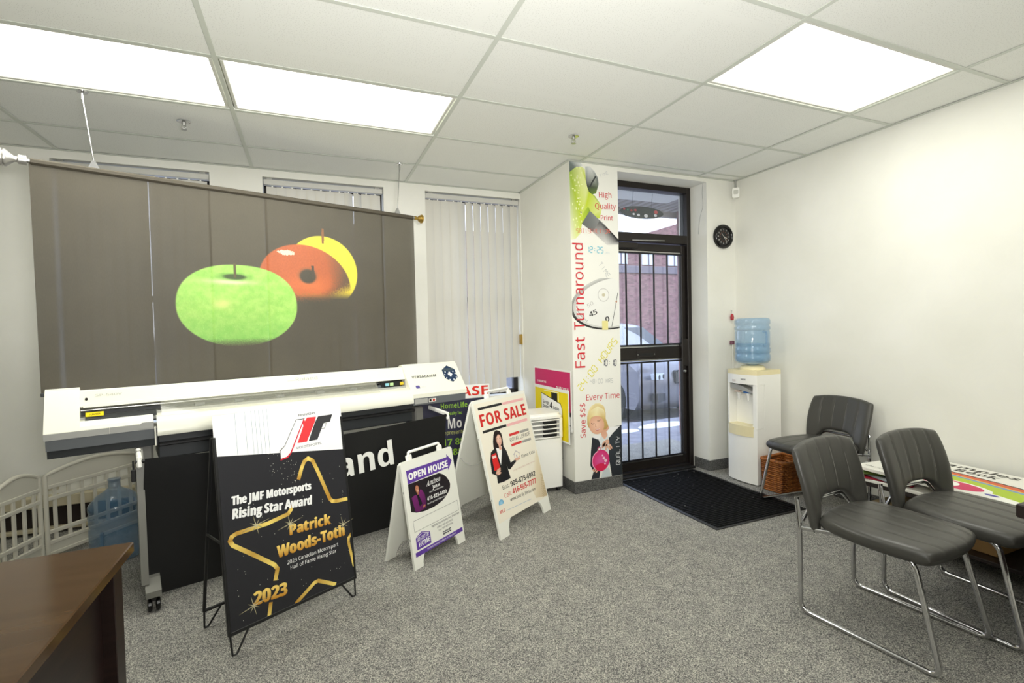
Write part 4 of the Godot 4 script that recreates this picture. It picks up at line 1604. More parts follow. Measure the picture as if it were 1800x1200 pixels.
	part(t, "lettering", mb, M.ink)
	mb = MB.new()
	mb.xf = f
	var r := RandomNumberGenerator.new()
	r.seed = 33
	for k in 90:
		var x := r.randf_range(0.02, 0.59)
		var y := r.randf_range(0.02, 0.63)
		if k < 40:
			x = r.randf_range(0.22, 0.36)
			y = 0.60 - (x - 0.36) * 0.5 + r.randf_range(-0.06, 0.05)
		mb.oval(x, y, 0.0013, 0.0015, lin(226, 222, 206), 0.0007, 0, null, 6)
	for e in [[0.142, 0.412], [0.294, 0.370], [0.562, 0.281], [0.105, 0.074]]:
		for q in [[0.065, 0.0], [0.045, PI / 2], [0.03, PI / 4], [0.03, -PI / 4]]:
			mb.oval(e[0], e[1], q[0], 0.002, lin(120, 112, 84), 0.0013, q[1] + 0.2, lin(250, 240, 200), 12)
	part(t, "sparkles", mb, M.ink).set_meta("kind", "stuff")

func plastic_board(t: Node3D, W: float, L: float, o: float, h: float, spread: float, foot: float, arch: float) -> Transform3D:
	# moulded two-leaf board: each leaf has two feet with a rounded arch between them
	var tilt := atan2(o, h)
	var f := Transform3D(Basis(Vector3.RIGHT, -tilt), Vector3.ZERO)
	var leaf := PackedVector2Array([Vector2(0, 0), Vector2(foot, 0)])
	for k in 7:
		var a := PI - PI / 2 * k / 6
		leaf.append(Vector2(foot + 0.012 + arch * 0.8 + arch * 0.8 * cos(a), 0.03 + arch * sin(a) - 0.03 * (1 - k / 6.0)))
	for k in 7:
		var a := PI / 2 - PI / 2 * k / 6
		leaf.append(Vector2(W - foot - 0.012 - arch * 0.8 + arch * 0.8 * cos(a), 0.03 + arch * sin(a) - 0.03 * (k / 6.0)))
	leaf.append_array(PackedVector2Array([Vector2(W - foot, 0), Vector2(W, 0), Vector2(W, L - 0.012), Vector2(W - 0.012, L), Vector2(0.012, L), Vector2(0, L - 0.012)]))
	var mb := MB.new()
	mb.xf = f
	mb.prism(leaf, -0.016, 0.0)
	part(t, "front_leaf", mb, M.sign_plastic)
	mb = MB.new()
	var bt := asin(clampf((spread - o - 0.02) / L, -0.9, 0.9))
	mb.xf = Transform3D(Basis(Vector3.RIGHT, bt), Vector3(0, 0, -spread))
	mb.prism(leaf, 0.0, 0.016)
	part(t, "back_leaf", mb, M.sign_plastic)
	for x in [0.16, 0.84]:
		for y in [0.72, 0.28]:
			mb = MB.new()
			mb.xf = f
			mb.box(Vector3(0.0 if x < 0.5 else W, L * y, -0.008), Vector3(0.004, 0.012, 0.008), 0.001)
			part(t, "edge_clip", mb, M.light_grey)
	return f

func grip(t: Node3D, f: Transform3D, x0: float, x1: float, L: float) -> void:
	var mb := MB.new()
	mb.xf = f
	for x in [x0, x1]:
		mb.span(Vector3(x - 0.022, L - 0.018, -0.022), Vector3(x + 0.022, L + 0.030, -0.004), 0.005)
	mb.tube(bend([Vector3(x0, L + 0.015, -0.013), Vector3(x0, L + 0.045, -0.013), Vector3(x1, L + 0.045, -0.013), Vector3(x1, L + 0.015, -0.013)], 0.012), 0.0085, 10)
	part(t, "carry_handle", mb, M.white_plastic)

func open_house_board() -> void:
	var t := thing("open_house_sign", "small white plastic A-frame sign with a purple OPEN HOUSE arrow", "sign", Vector3(2.113, 0, 1.206), 0.613)
	var W := 0.46
	var L := 0.608
	var f := plastic_board(t, W, L, 0.097, 0.601, 0.244, 0.058, 0.055)
	grip(t, f, 0.085, 0.355, L)
	var purple := lin(98, 66, 158)
	var white := lin(246, 246, 244)
	var mb := MB.new()
	mb.xf = f
	mb.poly([[0.036, 0.555], [0.397, 0.551], [0.398, 0.570], [0.442, 0.521], [0.397, 0.468], [0.396, 0.484], [0.037, 0.478]], purple, 0.0008)
	part(t, "arrow_print", mb, M.ink)
	mb = MB.new()
	mb.xf = f
	mb.rect(0.020, 0.066, 0.448, 0.091, purple, 0.0008)
	part(t, "slogan_band", mb, M.ink)
	mb = MB.new()
	mb.xf = f
	mb.poly([[0.036, 0.1], [0.156, 0.101], [0.156, 0.168], [0.087, 0.190], [0.048, 0.174], [0.037, 0.167]], purple, 0.0008)
	part(t, "house_logo", mb, M.ink)
	mb = MB.new()
	mb.xf = f
	mb.poly([[0.036, 0.477], [0.306, 0.474], [0.345, 0.455], [0.372, 0.430], [0.390, 0.402], [0.395, 0.382], [0.388, 0.360], [0.368, 0.338], [0.340, 0.320], [0.305, 0.305], [0.262, 0.296], [0.217, 0.291], [0.137, 0.292], [0.072, 0.304], [0.031, 0.321]], lin(34, 33, 36), 0.0008)
	mb.poly([[0.049, 0.396], [0.070, 0.402], [0.083, 0.403], [0.100, 0.396], [0.112, 0.402], [0.126, 0.424], [0.138, 0.420], [0.158, 0.387], [0.162, 0.338], [0.151, 0.308], [0.097, 0.302], [0.065, 0.313], [0.058, 0.35]], [lin(104, 34, 96), lin(120, 40, 110), lin(116, 38, 106), lin(110, 34, 100), lin(118, 40, 108), lin(126, 44, 112), lin(120, 40, 108), lin(96, 30, 88), lin(84, 26, 80), lin(92, 30, 84), lin(100, 34, 92), lin(96, 32, 90), lin(110, 36, 100)], 0.0012)
	mb.poly([[0.092, 0.405], [0.107, 0.402], [0.128, 0.340], [0.104, 0.330]], lin(28, 26, 30), 0.0015)
	mb.oval(0.101, 0.440, 0.022, 0.032, lin(44, 28, 22), 0.0015)
	mb.oval(0.103, 0.432, 0.0145, 0.023, lin(176, 112, 84), 0.0018, 0.1, lin(206, 146, 116))
	mb.rect(0.097, 0.400, 0.110, 0.415, lin(170, 108, 82), 0.0017)
	mb.oval(0.098, 0.437, 0.0025, 0.0014, lin(40, 24, 20), 0.0021)
	mb.oval(0.110, 0.436, 0.0025, 0.0014, lin(40, 24, 20), 0.0021)
	mb.oval(0.105, 0.420, 0.0055, 0.002, lin(240, 226, 220), 0.0021)
	mb.oval(0.140, 0.322, 0.012, 0.006, lin(176, 112, 84), 0.0018, 0.3)
	part(t, "agent_portrait", mb, M.ink)
	mb = MB.new()
	mb.xf = f
	words(mb, "OPEN HOUSE", 0.049, 0.497, 0.348, 0.038, white, 0.0014, "bold", -0.012, 0.0, 0.05)
	words(mb, "Andrea", 0.181, 0.425, 0.125, 0.028, white, 0.0013, "serif", 0.02, 0.45)
	words(mb, "Jonas", 0.231, 0.397, 0.068, 0.021, white, 0.0013, "bold")
	words(mb, "Sales Representative", 0.199, 0.381, 0.130, 0.009, white, 0.0013, "sans")
	words(mb, "416-828-6409", 0.173, 0.342, 0.178, 0.022, white, 0.0013, "bold", -0.02)
	words(mb, "Email: ajonas77@gmail.com", 0.171, 0.320, 0.180, 0.009, white, 0.0013, "sans")
	var dark := lin(60, 58, 64)
	words(mb, "Right At Home Realty Inc., Brokerage", 0.178, 0.181, 0.261, 0.012, dark, 0.0009, "sans")
	words(mb, "Office: 905-953-0550", 0.222, 0.160, 0.146, 0.011, dark, 0.0009, "sans")
	words(mb, "Fax: 905-953-0554", 0.233, 0.141, 0.133, 0.011, dark, 0.0009, "sans")
	words(mb, "RIGHT at", 0.046, 0.144, 0.098, 0.020, white, 0.0014, "serif", 0.06, 0.2)
	words(mb, "HOME", 0.056, 0.112, 0.092, 0.027, white, 0.0014, "bold", 0.04)
	mb.stroke([[0.050, 0.168], [0.088, 0.182], [0.146, 0.165]], 0.003, white, 0.0014)
	words(mb, "Trusted, Honest, Reliable, Professional", 0.115, 0.074, 0.262, 0.010, white, 0.0014, "sans")
	mb.stroke([[0.036, 0.2025], [0.4385, 0.2025], [0.4385, 0.2645], [0.036, 0.2645], [0.036, 0.2025]], 0.0016, dark, 0.0008)
	for k in 4:
		mb.rect(0.266 + 0.020 * k, 0.106, 0.281 + 0.020 * k, 0.126, lin(46, 46, 50), 0.0008)
		mb.oval(0.2735 + 0.020 * k, 0.117, 0.004, 0.005, white, 0.0012, 0, null, 10)
	part(t, "lettering", mb, M.ink)

func for_sale_board() -> void:
	var t := thing("for_sale_sign", "large white plastic A-frame sign with red FOR SALE heading and agent photo", "sign", Vector3(2.699, 0, 1.042), 0.573)
	var W := 0.637
	var L := 0.908
	var f := plastic_board(t, W, L, 0.219, 0.881, 0.50, 0.085, 0.075)
	grip(t, f, 0.18, 0.45, L)
	var mb := MB.new()
	mb.tube([Vector3(0.012, 0.50, -0.145), Vector3(0.014, 0.462, -0.19), Vector3(0.014, 0.445, -0.25), Vector3(0.014, 0.462, -0.31), Vector3(0.012, 0.50, -0.355)], 0.002, 6)
	part(t, "tie_cord", mb, M.light_grey)
	var black := lin(38, 37, 38)
	var red := lin(206, 44, 42)
	var pink := lin(238, 168, 168)
	var cream := lin(240, 234, 216)
	mb = MB.new()
	mb.xf = f
	mb.rect(0.012, 0.10, W - 0.012, 0.885, cream, 0.0006)
	mb.poly([[0.553, 0.392], [0.625, 0.45], [0.625, 0.104], [0.480, 0.129], [0.433, 0.245]], [cream, lin(232, 220, 190), lin(196, 174, 136), lin(226, 212, 182), cream], 0.0009)
	for k in 14:
		var y := 0.11 + 0.012 * k
		mb.stroke([[0.56 + 0.003 * k, y], [0.60, y + 0.006], [0.624, y - 0.002]], 0.0022, lin(168, 146, 110), 0.0012)
	part(t, "poster_ground", mb, M.ink)
	mb = MB.new()
	mb.xf = f
	mb.rect(0.045, 0.839, 0.318, 0.856, black, 0.001)
	mb.rect(0.045, 0.683, 0.316, 0.700, black, 0.001)
	for e in [[0.326, 0.837, 0.596, 0.855], [0.323, 0.680, 0.592, 0.700]]:
		mb.rect(e[0], e[1], e[2], e[3], lin(246, 206, 204), 0.001)
		var x: float = e[0]
		while x < e[2] - 0.006:
			mb.rect(x, e[1], x + 0.0045, e[3], pink, 0.0014)
			x += 0.0085
	for e in [[0.325, 0.610, 0.452, 0.628, 0], [0.457, 0.607, 0.577, 0.625, 1], [0.324, 0.538, 0.456, 0.555, 0], [0.462, 0.535, 0.580, 0.552, 1]]:
		mb.rect(e[0], e[1], e[2], e[3], lin(214, 56, 56) if e[4] == 0 else lin(160, 158, 152), 0.001)
	part(t, "heading_bars", mb, M.ink)
	mb = MB.new()
	mb.xf = f
	words(mb, "FOR SALE", 0.043, 0.727, 0.553, 0.080, red, 0.001, "bold", 0.0, 0.0, 0.02)
	words(mb, "ROYAL LEPAGE", 0.322, 0.571, 0.259, 0.026, black, 0.001, "sans")
	words(mb, "Elena Cass", 0.414, 0.436, 0.178, 0.022, black, 0.001, "sans")
	words(mb, "LET MY EXPERIENCE WORK FOR YOU", 0.280, 0.373, 0.285, 0.009, lin(206, 170, 160), 0.0014, "sans")
	words(mb, "Bus:", 0.125, 0.288, 0.076, 0.027, black, 0.001, "sans")
	words(mb, "905-875-6982", 0.218, 0.284, 0.318, 0.034, black, 0.0015, "bold", -0.01)
	words(mb, "Cell:", 0.125, 0.233, 0.081, 0.027, red, 0.001, "sans")
	words(mb, "416-565-7777", 0.220, 0.231, 0.303, 0.036, red, 0.0015, "bold", -0.01)
	words(mb, "www.Sale By Elena.com", 0.177, 0.196, 0.317, 0.022, black, 0.0016, "sans", -0.04)
	mb.stroke([[0.114, 0.154], [0.417, 0.141]], 0.0018, lin(110, 150, 200), 0.001)
	part(t, "lettering", mb, M.ink)
	mb = MB.new()
	mb.xf = f
	mb.oval(0.078, 0.214, 0.028, 0.024, lin(110, 170, 206), 0.001, 0, lin(160, 206, 230))
	mb.rect(0.052, 0.190, 0.104, 0.205, cream, 0.0014)
	words(mb, "MLS", 0.044, 0.153, 0.056, 0.020, lin(206, 60, 56), 0.001, "bold")
	part(t, "corner_logos", mb, M.ink)
	mb = MB.new()
	mb.xf = f
	mb.poly([[0.192, 0.680], [0.225, 0.668], [0.240, 0.645], [0.240, 0.606], [0.232, 0.56], [0.215, 0.545], [0.179, 0.540], [0.130, 0.540], [0.122, 0.575], [0.130, 0.612], [0.150, 0.655], [0.168, 0.674]], lin(38, 28, 26), 0.001)
	mb.poly([[0.083, 0.549], [0.139, 0.571], [0.182, 0.560], [0.228, 0.567], [0.254, 0.522], [0.273, 0.437], [0.329, 0.444], [0.342, 0.431], [0.248, 0.394], [0.228, 0.404], [0.222, 0.440], [0.235, 0.338], [0.160, 0.335], [0.086, 0.340], [0.092, 0.392], [0.048, 0.416], [0.058, 0.497]], [lin(34, 34, 38), lin(46, 46, 50), lin(30, 30, 34), lin(44, 44, 48), lin(36, 36, 40), lin(28, 28, 32), lin(40, 40, 44), lin(40, 40, 44), lin(30, 30, 33), lin(26, 26, 30), lin(24, 24, 28), lin(30, 30, 34), lin(26, 26, 30), lin(30, 30, 34), lin(34, 34, 38), lin(30, 30, 34), lin(36, 36, 40)], 0.0014)
	mb.poly([[0.146, 0.566], [0.180, 0.556], [0.212, 0.568], [0.196, 0.52], [0.160, 0.446], [0.150, 0.51]], lin(246, 244, 240), 0.0018)
	mb.poly([[0.178, 0.545], [0.206, 0.545], [0.200, 0.590], [0.180, 0.590]], lin(226, 172, 148), 0.0021)
	mb.oval(0.194, 0.616, 0.030, 0.043, lin(226, 176, 152), 0.0024, 0.12, lin(242, 202, 182))
	mb.poly([[0.166, 0.645], [0.188, 0.662], [0.222, 0.652], [0.230, 0.622], [0.222, 0.640], [0.196, 0.650], [0.174, 0.634], [0.166, 0.60]], lin(38, 28, 26), 0.0028)
	mb.oval(0.183, 0.622, 0.005, 0.0022, lin(50, 34, 30), 0.003)
	mb.oval(0.207, 0.621, 0.005, 0.0022, lin(50, 34, 30), 0.003)
	mb.stroke([[0.194, 0.615], [0.197, 0.603], [0.192, 0.602]], 0.002, lin(200, 146, 122), 0.003)
	mb.oval(0.196, 0.592, 0.010, 0.004, lin(206, 90, 90), 0.003)
	mb.oval(0.196, 0.593, 0.007, 0.0018, lin(250, 246, 244), 0.0033)
	mb.poly([[0.080, 0.531], [0.133, 0.536], [0.146, 0.424], [0.079, 0.427]], lin(214, 40, 40), 0.0024)
	mb.rect(0.086, 0.505, 0.126, 0.522, lin(238, 206, 200), 0.0028)
	for e in [[0.115, 0.412, 0.030, 0.011, 0.2], [0.122, 0.424, 0.026, 0.007, 0.2], [0.120, 0.398, 0.024, 0.007, 0.1], [0.355, 0.442, 0.034, 0.008, -0.1], [0.378, 0.450, 0.018, 0.004, 0.3]]:
		mb.oval(e[0], e[1], e[2], e[3], lin(222, 166, 142), 0.003, e[4], lin(238, 196, 176))
	part(t, "agent_portrait", mb, M.ink)
	mb = MB.new()
	mb.xf = f
	var hc := lin(150, 140, 160)
	mb.stroke([[0.325, 0.478], [0.360, 0.500], [0.400, 0.474]], 0.004, hc, 0.001)
	mb.stroke([[0.334, 0.480], [0.332, 0.448], [0.388, 0.448], [0.392, 0.478]], 0.003, hc, 0.001)
	mb.rect(0.352, 0.449, 0.364, 0.472, lin(186, 178, 196), 0.0008)
	part(t, "house_logo", mb, M.ink)

# ---------------------------------------------------------------- signs leaning by the windows
func yard_signs() -> void:
	var white := lin(244, 244, 240)
	# navy board with a LEASE rider
	var t := thing("agency_sign", "navy real estate board with green lettering behind the printer's control end", "sign", Vector3(2.335, -0.0, -0.17))
	var mb := MB.new()
	mb.xf = Transform3D(Basis(Vector3.RIGHT, -0.05), Vector3.ZERO)
	mb.span(Vector3(0, 0.0, -0.010), Vector3(0.72, 0.748, 0.0), 0.001)
	part(t, "board", mb, mat(42, 42, 70, 0.4))
	mb = MB.new()
	mb.xf = Transform3D(Basis(Vector3.RIGHT, -0.05), Vector3.ZERO)
	mb.span(Vector3(0.27, 0.748, -0.012), Vector3(0.758, 0.868, 0.002), 0.001)
	part(t, "rider_board", mb, mat(244, 244, 240, 0.4))
	mb = MB.new()
	mb.xf = Transform3D(Basis(Vector3.RIGHT, -0.05), Vector3.ZERO)
	var green := lin(150, 196, 66)
	words(mb, "HomeLife", 0.303, 0.674, 0.240, 0.045, green, 0.001, "bold")
	words(mb, "Realty Inc", 0.362, 0.616, 0.130, 0.026, green, 0.001, "bold")
	words(mb, "Mo", 0.360, 0.498, 0.125, 0.085, white, 0.001, "bold")
	words(mb, "Representative", 0.302, 0.447, 0.270, 0.034, lin(196, 200, 120), 0.001, "sans")
	words(mb, "17 88", 0.307, 0.352, 0.20, 0.056, green, 0.001, "bold")
	words(mb, "88", 0.395, 0.265, 0.09, 0.054, green, 0.001, "bold")
	words(mb, "LEASE", 0.318, 0.772, 0.426, 0.080, lin(222, 52, 40), 0.004, "bold")
	part(t, "lettering", mb, M.ink)
	# two sheets on wire stakes against the pier
	for k in 2:
		var y0: float = [0.40, 0.50][k]
		var y1: float = [0.842, 1.004][k]
		var w: float = [0.653, 0.700][k]
		var s := thing("yard_sign", ["yellow garage door lawn sign on wire stakes behind the portable air conditioner", "magenta lawn sign on wire stakes leaning on the wall pier"][k], "sign", Vector3([3.533, 3.551][k], 0, [-0.190, -0.226][k]), -PI / 2)
		mb = MB.new()
		mb.span(Vector3(0, y0, -0.005), Vector3(w, y1, 0.0), 0.001)
		part(s, "sheet", mb, mat(244, 243, 238, 0.45))
		mb = MB.new()
		for x in [0.16, w - 0.16]:
			mb.tube([Vector3(x, 0.0, -0.0025), Vector3(x, y0 + 0.02, -0.0025)], 0.0024, 6)
		mb.tube([Vector3(0.16, y0 * 0.5, -0.0025), Vector3(w - 0.16, y0 * 0.5, -0.0025)], 0.0024, 6)
		part(s, "wire_stake", mb, M.steel)
		mb = MB.new()
		if k == 0:
			mb.rect(0.016, 0.415, w - 0.016, 0.815, lin(244, 220, 20), 0.0006)
			mb.rect(0.343, 0.700, 0.455, 0.798, lin(30, 30, 30), 0.001)
			mb.stroke([[0.20, 0.800], [0.475, 0.806], [0.475, 0.70]], 0.006, lin(250, 248, 220), 0.0009)
			mb.poly([[0.143, 0.778], [0.511, 0.721], [0.542, 0.672], [0.542, 0.50], [0.143, 0.50]], lin(40, 40, 40), 0.0012)
			mb.poly([[0.150, 0.770], [0.507, 0.714], [0.535, 0.669], [0.535, 0.508], [0.150, 0.508]], lin(248, 248, 244), 0.0015)
		else:
			mb.rect(0.014, 0.66, w - 0.014, 0.988, lin(208, 40, 104), 0.0006)
			mb.rect(0.014, 0.624, w - 0.014, 0.66, lin(30, 28, 30), 0.0006)
		part(s, "print", mb, M.ink)
		mb = MB.new()
		if k == 0:
			words(mb, "Garage", 0.175, 0.686, 0.126, 0.026, lin(30, 30, 30), 0.002, "bold")
			words(mb, "Doors", 0.179, 0.648, 0.120, 0.026, lin(30, 30, 30), 0.002, "bold")
			words(mb, "4", 0.312, 0.656, 0.052, 0.054, lin(30, 30, 30), 0.002, "bold")
			words(mb, "Less", 0.377, 0.656, 0.108, 0.026, lin(30, 30, 30), 0.002, "bold")
		else:
			words(mb, "I BREAK THE", 0.070, 0.864, 0.178, 0.018, white, 0.001, "bold")
			words(mb, "QUICKLY", 0.435, 0.815, 0.220, 0.040, white, 0.001, "bold")
			words(mb, "RENTAL", 0.46, 0.548, 0.22, 0.042, lin(30, 28, 30), 0.001, "bold")
		part(s, "lettering", mb, M.ink)

func plan(mb: MB, poly: PackedVector2Array, y0: float, y1: float) -> void:
	# polygon given as (x, z), raised from y0 to y1
	var pl := PackedVector2Array()
	for p in poly:
		pl.append(Vector2(p.x, -p.y))
	var keep := mb.xf
	mb.xf = keep * Transform3D(Basis(Vector3(1, 0, 0), Vector3(0, 0, -1), Vector3(0, 1, 0)), Vector3.ZERO)
	mb.prism(pl, y0, y1)
	mb.xf = keep

func air_conditioner() -> void:
	var t := thing("portable_air_conditioner", "white upright portable air conditioner with louvred grille beside the poster pier", "air conditioner", Vector3(3.205, 0, 0.385))
	var w := 0.318
	var mb := MB.new()
	plan(mb, rounded(0, -0.33, w, -0.012, 0.03), 0.04, 0.445)
	plan(mb, rounded(0, -0.33, w, -0.012, 0.03), 0.612, 0.632)
	mb.span(Vector3(0.004, 0.445, -0.32), Vector3(w - 0.004, 0.612, -0.06))
	mb.span(Vector3(0.0, 0.445, -0.30), Vector3(0.03, 0.612, -0.014), 0.006)
	mb.span(Vector3(w - 0.03, 0.445, -0.30), Vector3(w, 0.612, -0.014), 0.006)
	part(t, "body", mb, M.white_plastic)
	mb = MB.new()
	mb.span(Vector3(0.035, 0.46, -0.058), Vector3(w - 0.035, 0.60, -0.052))
	part(t, "vent_recess", mb, M.light_grey)
	for k in 4:
		mb = MB.new()
		mb.span(Vector3(0.15, 0.462 + 0.0355 * k, -0.050), Vector3(w - 0.055, 0.4865 + 0.0355 * k, -0.018))
		part(t, "vent_opening", mb, M.black)
	for k in 5:
		mb = MB.new()
		mb.xf = Transform3D(Basis(Vector3.RIGHT, 0.1), Vector3(w / 2, 0.456 + 0.0355 * k, -0.030))
		mb.box(Vector3.ZERO, Vector3(w - 0.066, 0.009, 0.034), 0.003)
		part(t, "louvre", mb, M.white_plastic)
	mb = MB.new()
	plan(mb, rounded(0.012, -0.31, w - 0.012, -0.03, 0.03), 0.632, 0.655)
	part(t, "top_lid", mb, M.white_plastic)
	for e in [[0.04, -0.05], [w - 0.04, -0.05], [0.04, -0.29], [w - 0.04, -0.29]]:
		mb = MB.new()
		mb.xf = Transform3D(Basis(Vector3.BACK, PI / 2), Vector3(e[0], 0.021, e[1]))
		mb.lathe([Vector2(0, -0.012), Vector2(0.021, -0.012), Vector2(0.021, 0.012), Vector2(0, 0.012)], 14)
		mb.xf = Transform3D()
		mb.span(Vector3(e[0] - 0.008, 0.02, e[1] - 0.008), Vector3(e[0] + 0.008, 0.042, e[1] + 0.008))
		part(t, "caster", mb, M.black)

# ---------------------------------------------------------------- tall poster on the pier
func pier_poster() -> void:
	var t := thing("wall_poster", "tall white advertising poster with red lettering covering the wall pier", "poster", Vector3(XP, 0, ZD))
	var mb := MB.new()
	mb.span(Vector3(0.001, 0.099, 0.0), Vector3(0.458, 2.686, 0.002))
	part(t, "sheet", mb, mat(240, 239, 230, 0.5))
	var z := 0.0025
	# fruit with a brush
	mb = MB.new()
	var lime := lin(196, 214, 46)
	var limed := lin(150, 178, 60)
	var pale := lin(226, 232, 160)
	mb.poly([[0.001, 2.62], [0.05, 2.655], [0.10, 2.66], [0.144, 2.640], [0.150, 2.57], [0.161, 2.50], [0.185, 2.46], [0.235, 2.43], [0.285, 2.37], [0.300, 2.33], [0.277, 2.25], [0.190, 2.24], [0.108, 2.20], [0.093, 2.118], [0.05, 2.075], [0.001, 2.060]], [limed, lime, pale, pale, lime, pale, lime, limed, lime, pale, lime, lime, lime, pale, pale, lin(236, 236, 210)], z)
	mb.poly([[0.001, 2.686], [0.10, 2.686], [0.13, 2.665], [0.10, 2.655], [0.05, 2.640], [0.001, 2.60]], [lin(120, 130, 128), lin(200, 206, 204), lin(236, 236, 232), lin(190, 200, 170), lin(110, 120, 116), lin(90, 100, 90)], z + 0.0004)
	mb.poly([[0.150, 2.660], [0.19, 2.665], [0.235, 2.63], [0.264, 2.581], [0.275, 2.53], [0.262, 2.499], [0.245, 2.45], [0.207, 2.440], [0.178, 2.46], [0.161, 2.502], [0.150, 2.56]], [lin(190, 196, 194), lin(226, 228, 226), lin(214, 216, 214), lin(110, 116, 118), lin(206, 210, 208), lin(84, 96, 70), lin(120, 150, 50), lin(96, 130, 46), lin(40, 44, 40), lin(50, 54, 52), lin(130, 136, 134)], z + 0.0004)
	mb.stroke([[0.245, 2.59], [0.205, 2.53], [0.190, 2.50]], 0.012, lin(52, 54, 54), z + 0.0008)
	var r := RandomNumberGenerator.new()
	r.seed = 5
	for k in 40:
		var x := r.randf_range(0.008, 0.13)
		var y := r.randf_range(2.12, 2.66)
		mb.oval(x, y, r.randf_range(0.003, 0.009), r.randf_range(0.004, 0.012), lin(226, 236, 150), z + 0.0006, 0, lin(246, 250, 210), 10)
	mb.poly([[0.105, 2.196], [0.115, 2.27], [0.150, 2.335], [0.172, 2.332], [0.190, 2.300]], [lin(200, 220, 60), lin(180, 206, 50), lin(214, 228, 90), lin(150, 180, 40), lin(120, 150, 40)], z + 0.0008)
	mb.poly([[0.184, 2.305], [0.277, 2.233], [0.207, 2.135], [0.105, 2.196]], [lin(120, 124, 122), lin(140, 142, 140), lin(112, 114, 112), lin(96, 100, 96)], z + 0.001)
	mb.poly([[0.277, 2.233], [0.456, 2.072], [0.456, 2.042], [0.342, 2.037], [0.207, 2.135]], [lin(70, 70, 70), lin(40, 40, 40), lin(196, 194, 190), lin(220, 218, 214), lin(170, 168, 164)], z + 0.001)
	mb.poly([[0.277, 2.238], [0.457, 2.085], [0.457, 2.062]], lin(36, 36, 36), z + 0.0014)
	part(t, "fruit_and_brush_print", mb, M.paper_ink)
	# watch face
	mb = MB.new()
	var o := Vector2(0.431, 1.565)
	for q in [[0.450, [200, 40], 0.0], [0.425, [186, 214], 0.0004], [0.400, [238, 234], 0.0008]]:
		var pl := []
		var tone := []
		var rr: float = q[0]
		for k in 41:
			var a := PI * 0.5 + PI * 1.0 * k / 40.0
			var p := Vector2(cos(a) * rr, sin(a) * rr * 0.50).rotated(0.16) + o
			pl.append([clampf(p.x, 0.002, 0.457), clampf(p.y, 1.31, 1.76)])
			var g := lerpf(q[1][0], q[1][1], smoothstep(0.25, 0.65, k / 40.0))
			tone.append(lin(g, g, g * 0.975))
		pl.append([0.457, 1.345])
		pl.append([0.457, 1.73])
		tone.append(lin(q[1][1], q[1][1], q[1][1] * 0.975))
		tone.append(lin(q[1][0], q[1][0], q[1][0] * 0.975))
		mb.poly(pl, tone, z + q[2])
	mb.ring(0.30, 1.62, 0.05, 0.055, lin(196, 194, 188), z + 0.0012)
	mb.oval(0.30, 1.62, 0.016, 0.014, lin(206, 198, 170), z + 0.0014)
	mb.stroke([[0.442, 1.640], [0.377, 1.357]], 0.005, lin(60, 60, 60), z + 0.0016)
	mb.oval(0.425, 1.565, 0.008, 0.008, lin(176, 110, 70), z + 0.0018)
	for k in 14:
		var a := PI * 1.02 + 0.035 * k * 1.2
		var p := Vector2(cos(a) * 0.39, sin(a) * 0.39 * 0.5).rotated(0.16) + o
		var p2 := Vector2(cos(a) * 0.375, sin(a) * 0.375 * 0.5).rotated(0.16) + o
		if p.x < 0.455:
			mb.stroke([[p.x, p.y], [p2.x, p2.y]], 0.003, lin(110, 110, 108), z + 0.0016)
	words(mb, "45", 0.165, 1.437, 0.080, 0.040, lin(70, 70, 70), z + 0.0016, "bold", 0.36)
	words(mb, "50", 0.150, 1.515, 0.060, 0.030, lin(190, 188, 182), z + 0.0016, "sans", 0.5)
	words(mb, "0", 0.318, 1.395, 0.040, 0.042, lin(70, 70, 70), z + 0.0016, "bold", 0.2)
	part(t, "watch_print", mb, M.paper_ink)
	# woman with a pink money ball
	mb = MB.new()
	var suit := lin(40, 46, 52)
	mb.poly([[0.317, 0.500], [0.380, 0.515], [0.457, 0.522], [0.457, 0.099], [0.352, 0.099], [0.335, 0.20], [0.322, 0.266], [0.335, 0.36]], [suit, lin(52, 60, 66), suit, lin(30, 36, 42), lin(30, 36, 42), suit, suit, lin(52, 58, 64)], z + 0.0004)
	mb.poly([[0.166, 0.444], [0.200, 0.450], [0.225, 0.430], [0.245, 0.374], [0.200, 0.310], [0.172, 0.270], [0.182, 0.185], [0.238, 0.153], [0.229, 0.099], [0.151, 0.099], [0.174, 0.162], [0.144, 0.215], [0.152, 0.33]], suit, z + 0.0004)
	mb.poly([[0.225, 0.430], [0.28, 0.45], [0.322, 0.470], [0.322, 0.30], [0.26, 0.28], [0.24, 0.36]], lin(226, 232, 232), z + 0.0003)
	mb.poly([[0.244, 0.099], [0.345, 0.099], [0.325, 0.179], [0.267, 0.160]], lin(206, 216, 216), z + 0.0003)
	mb.poly([[0.250, 0.478], [0.290, 0.540], [0.330, 0.52], [0.318, 0.455], [0.290, 0.415], [0.262, 0.44]], [lin(226, 170, 140), lin(232, 180, 150), lin(222, 166, 136), lin(230, 178, 150), lin(238, 190, 164), lin(236, 186, 158)], z + 0.0006)
	mb.poly([[0.305, 0.480], [0.345, 0.514], [0.442, 0.516], [0.372, 0.465], [0.330, 0.425]], lin(246, 246, 244), z + 0.0008)
	mb.poly([[0.166, 0.447], [0.195, 0.470], [0.250, 0.455], [0.24, 0.418], [0.215, 0.425]], lin(244, 244, 242), z + 0.0008)
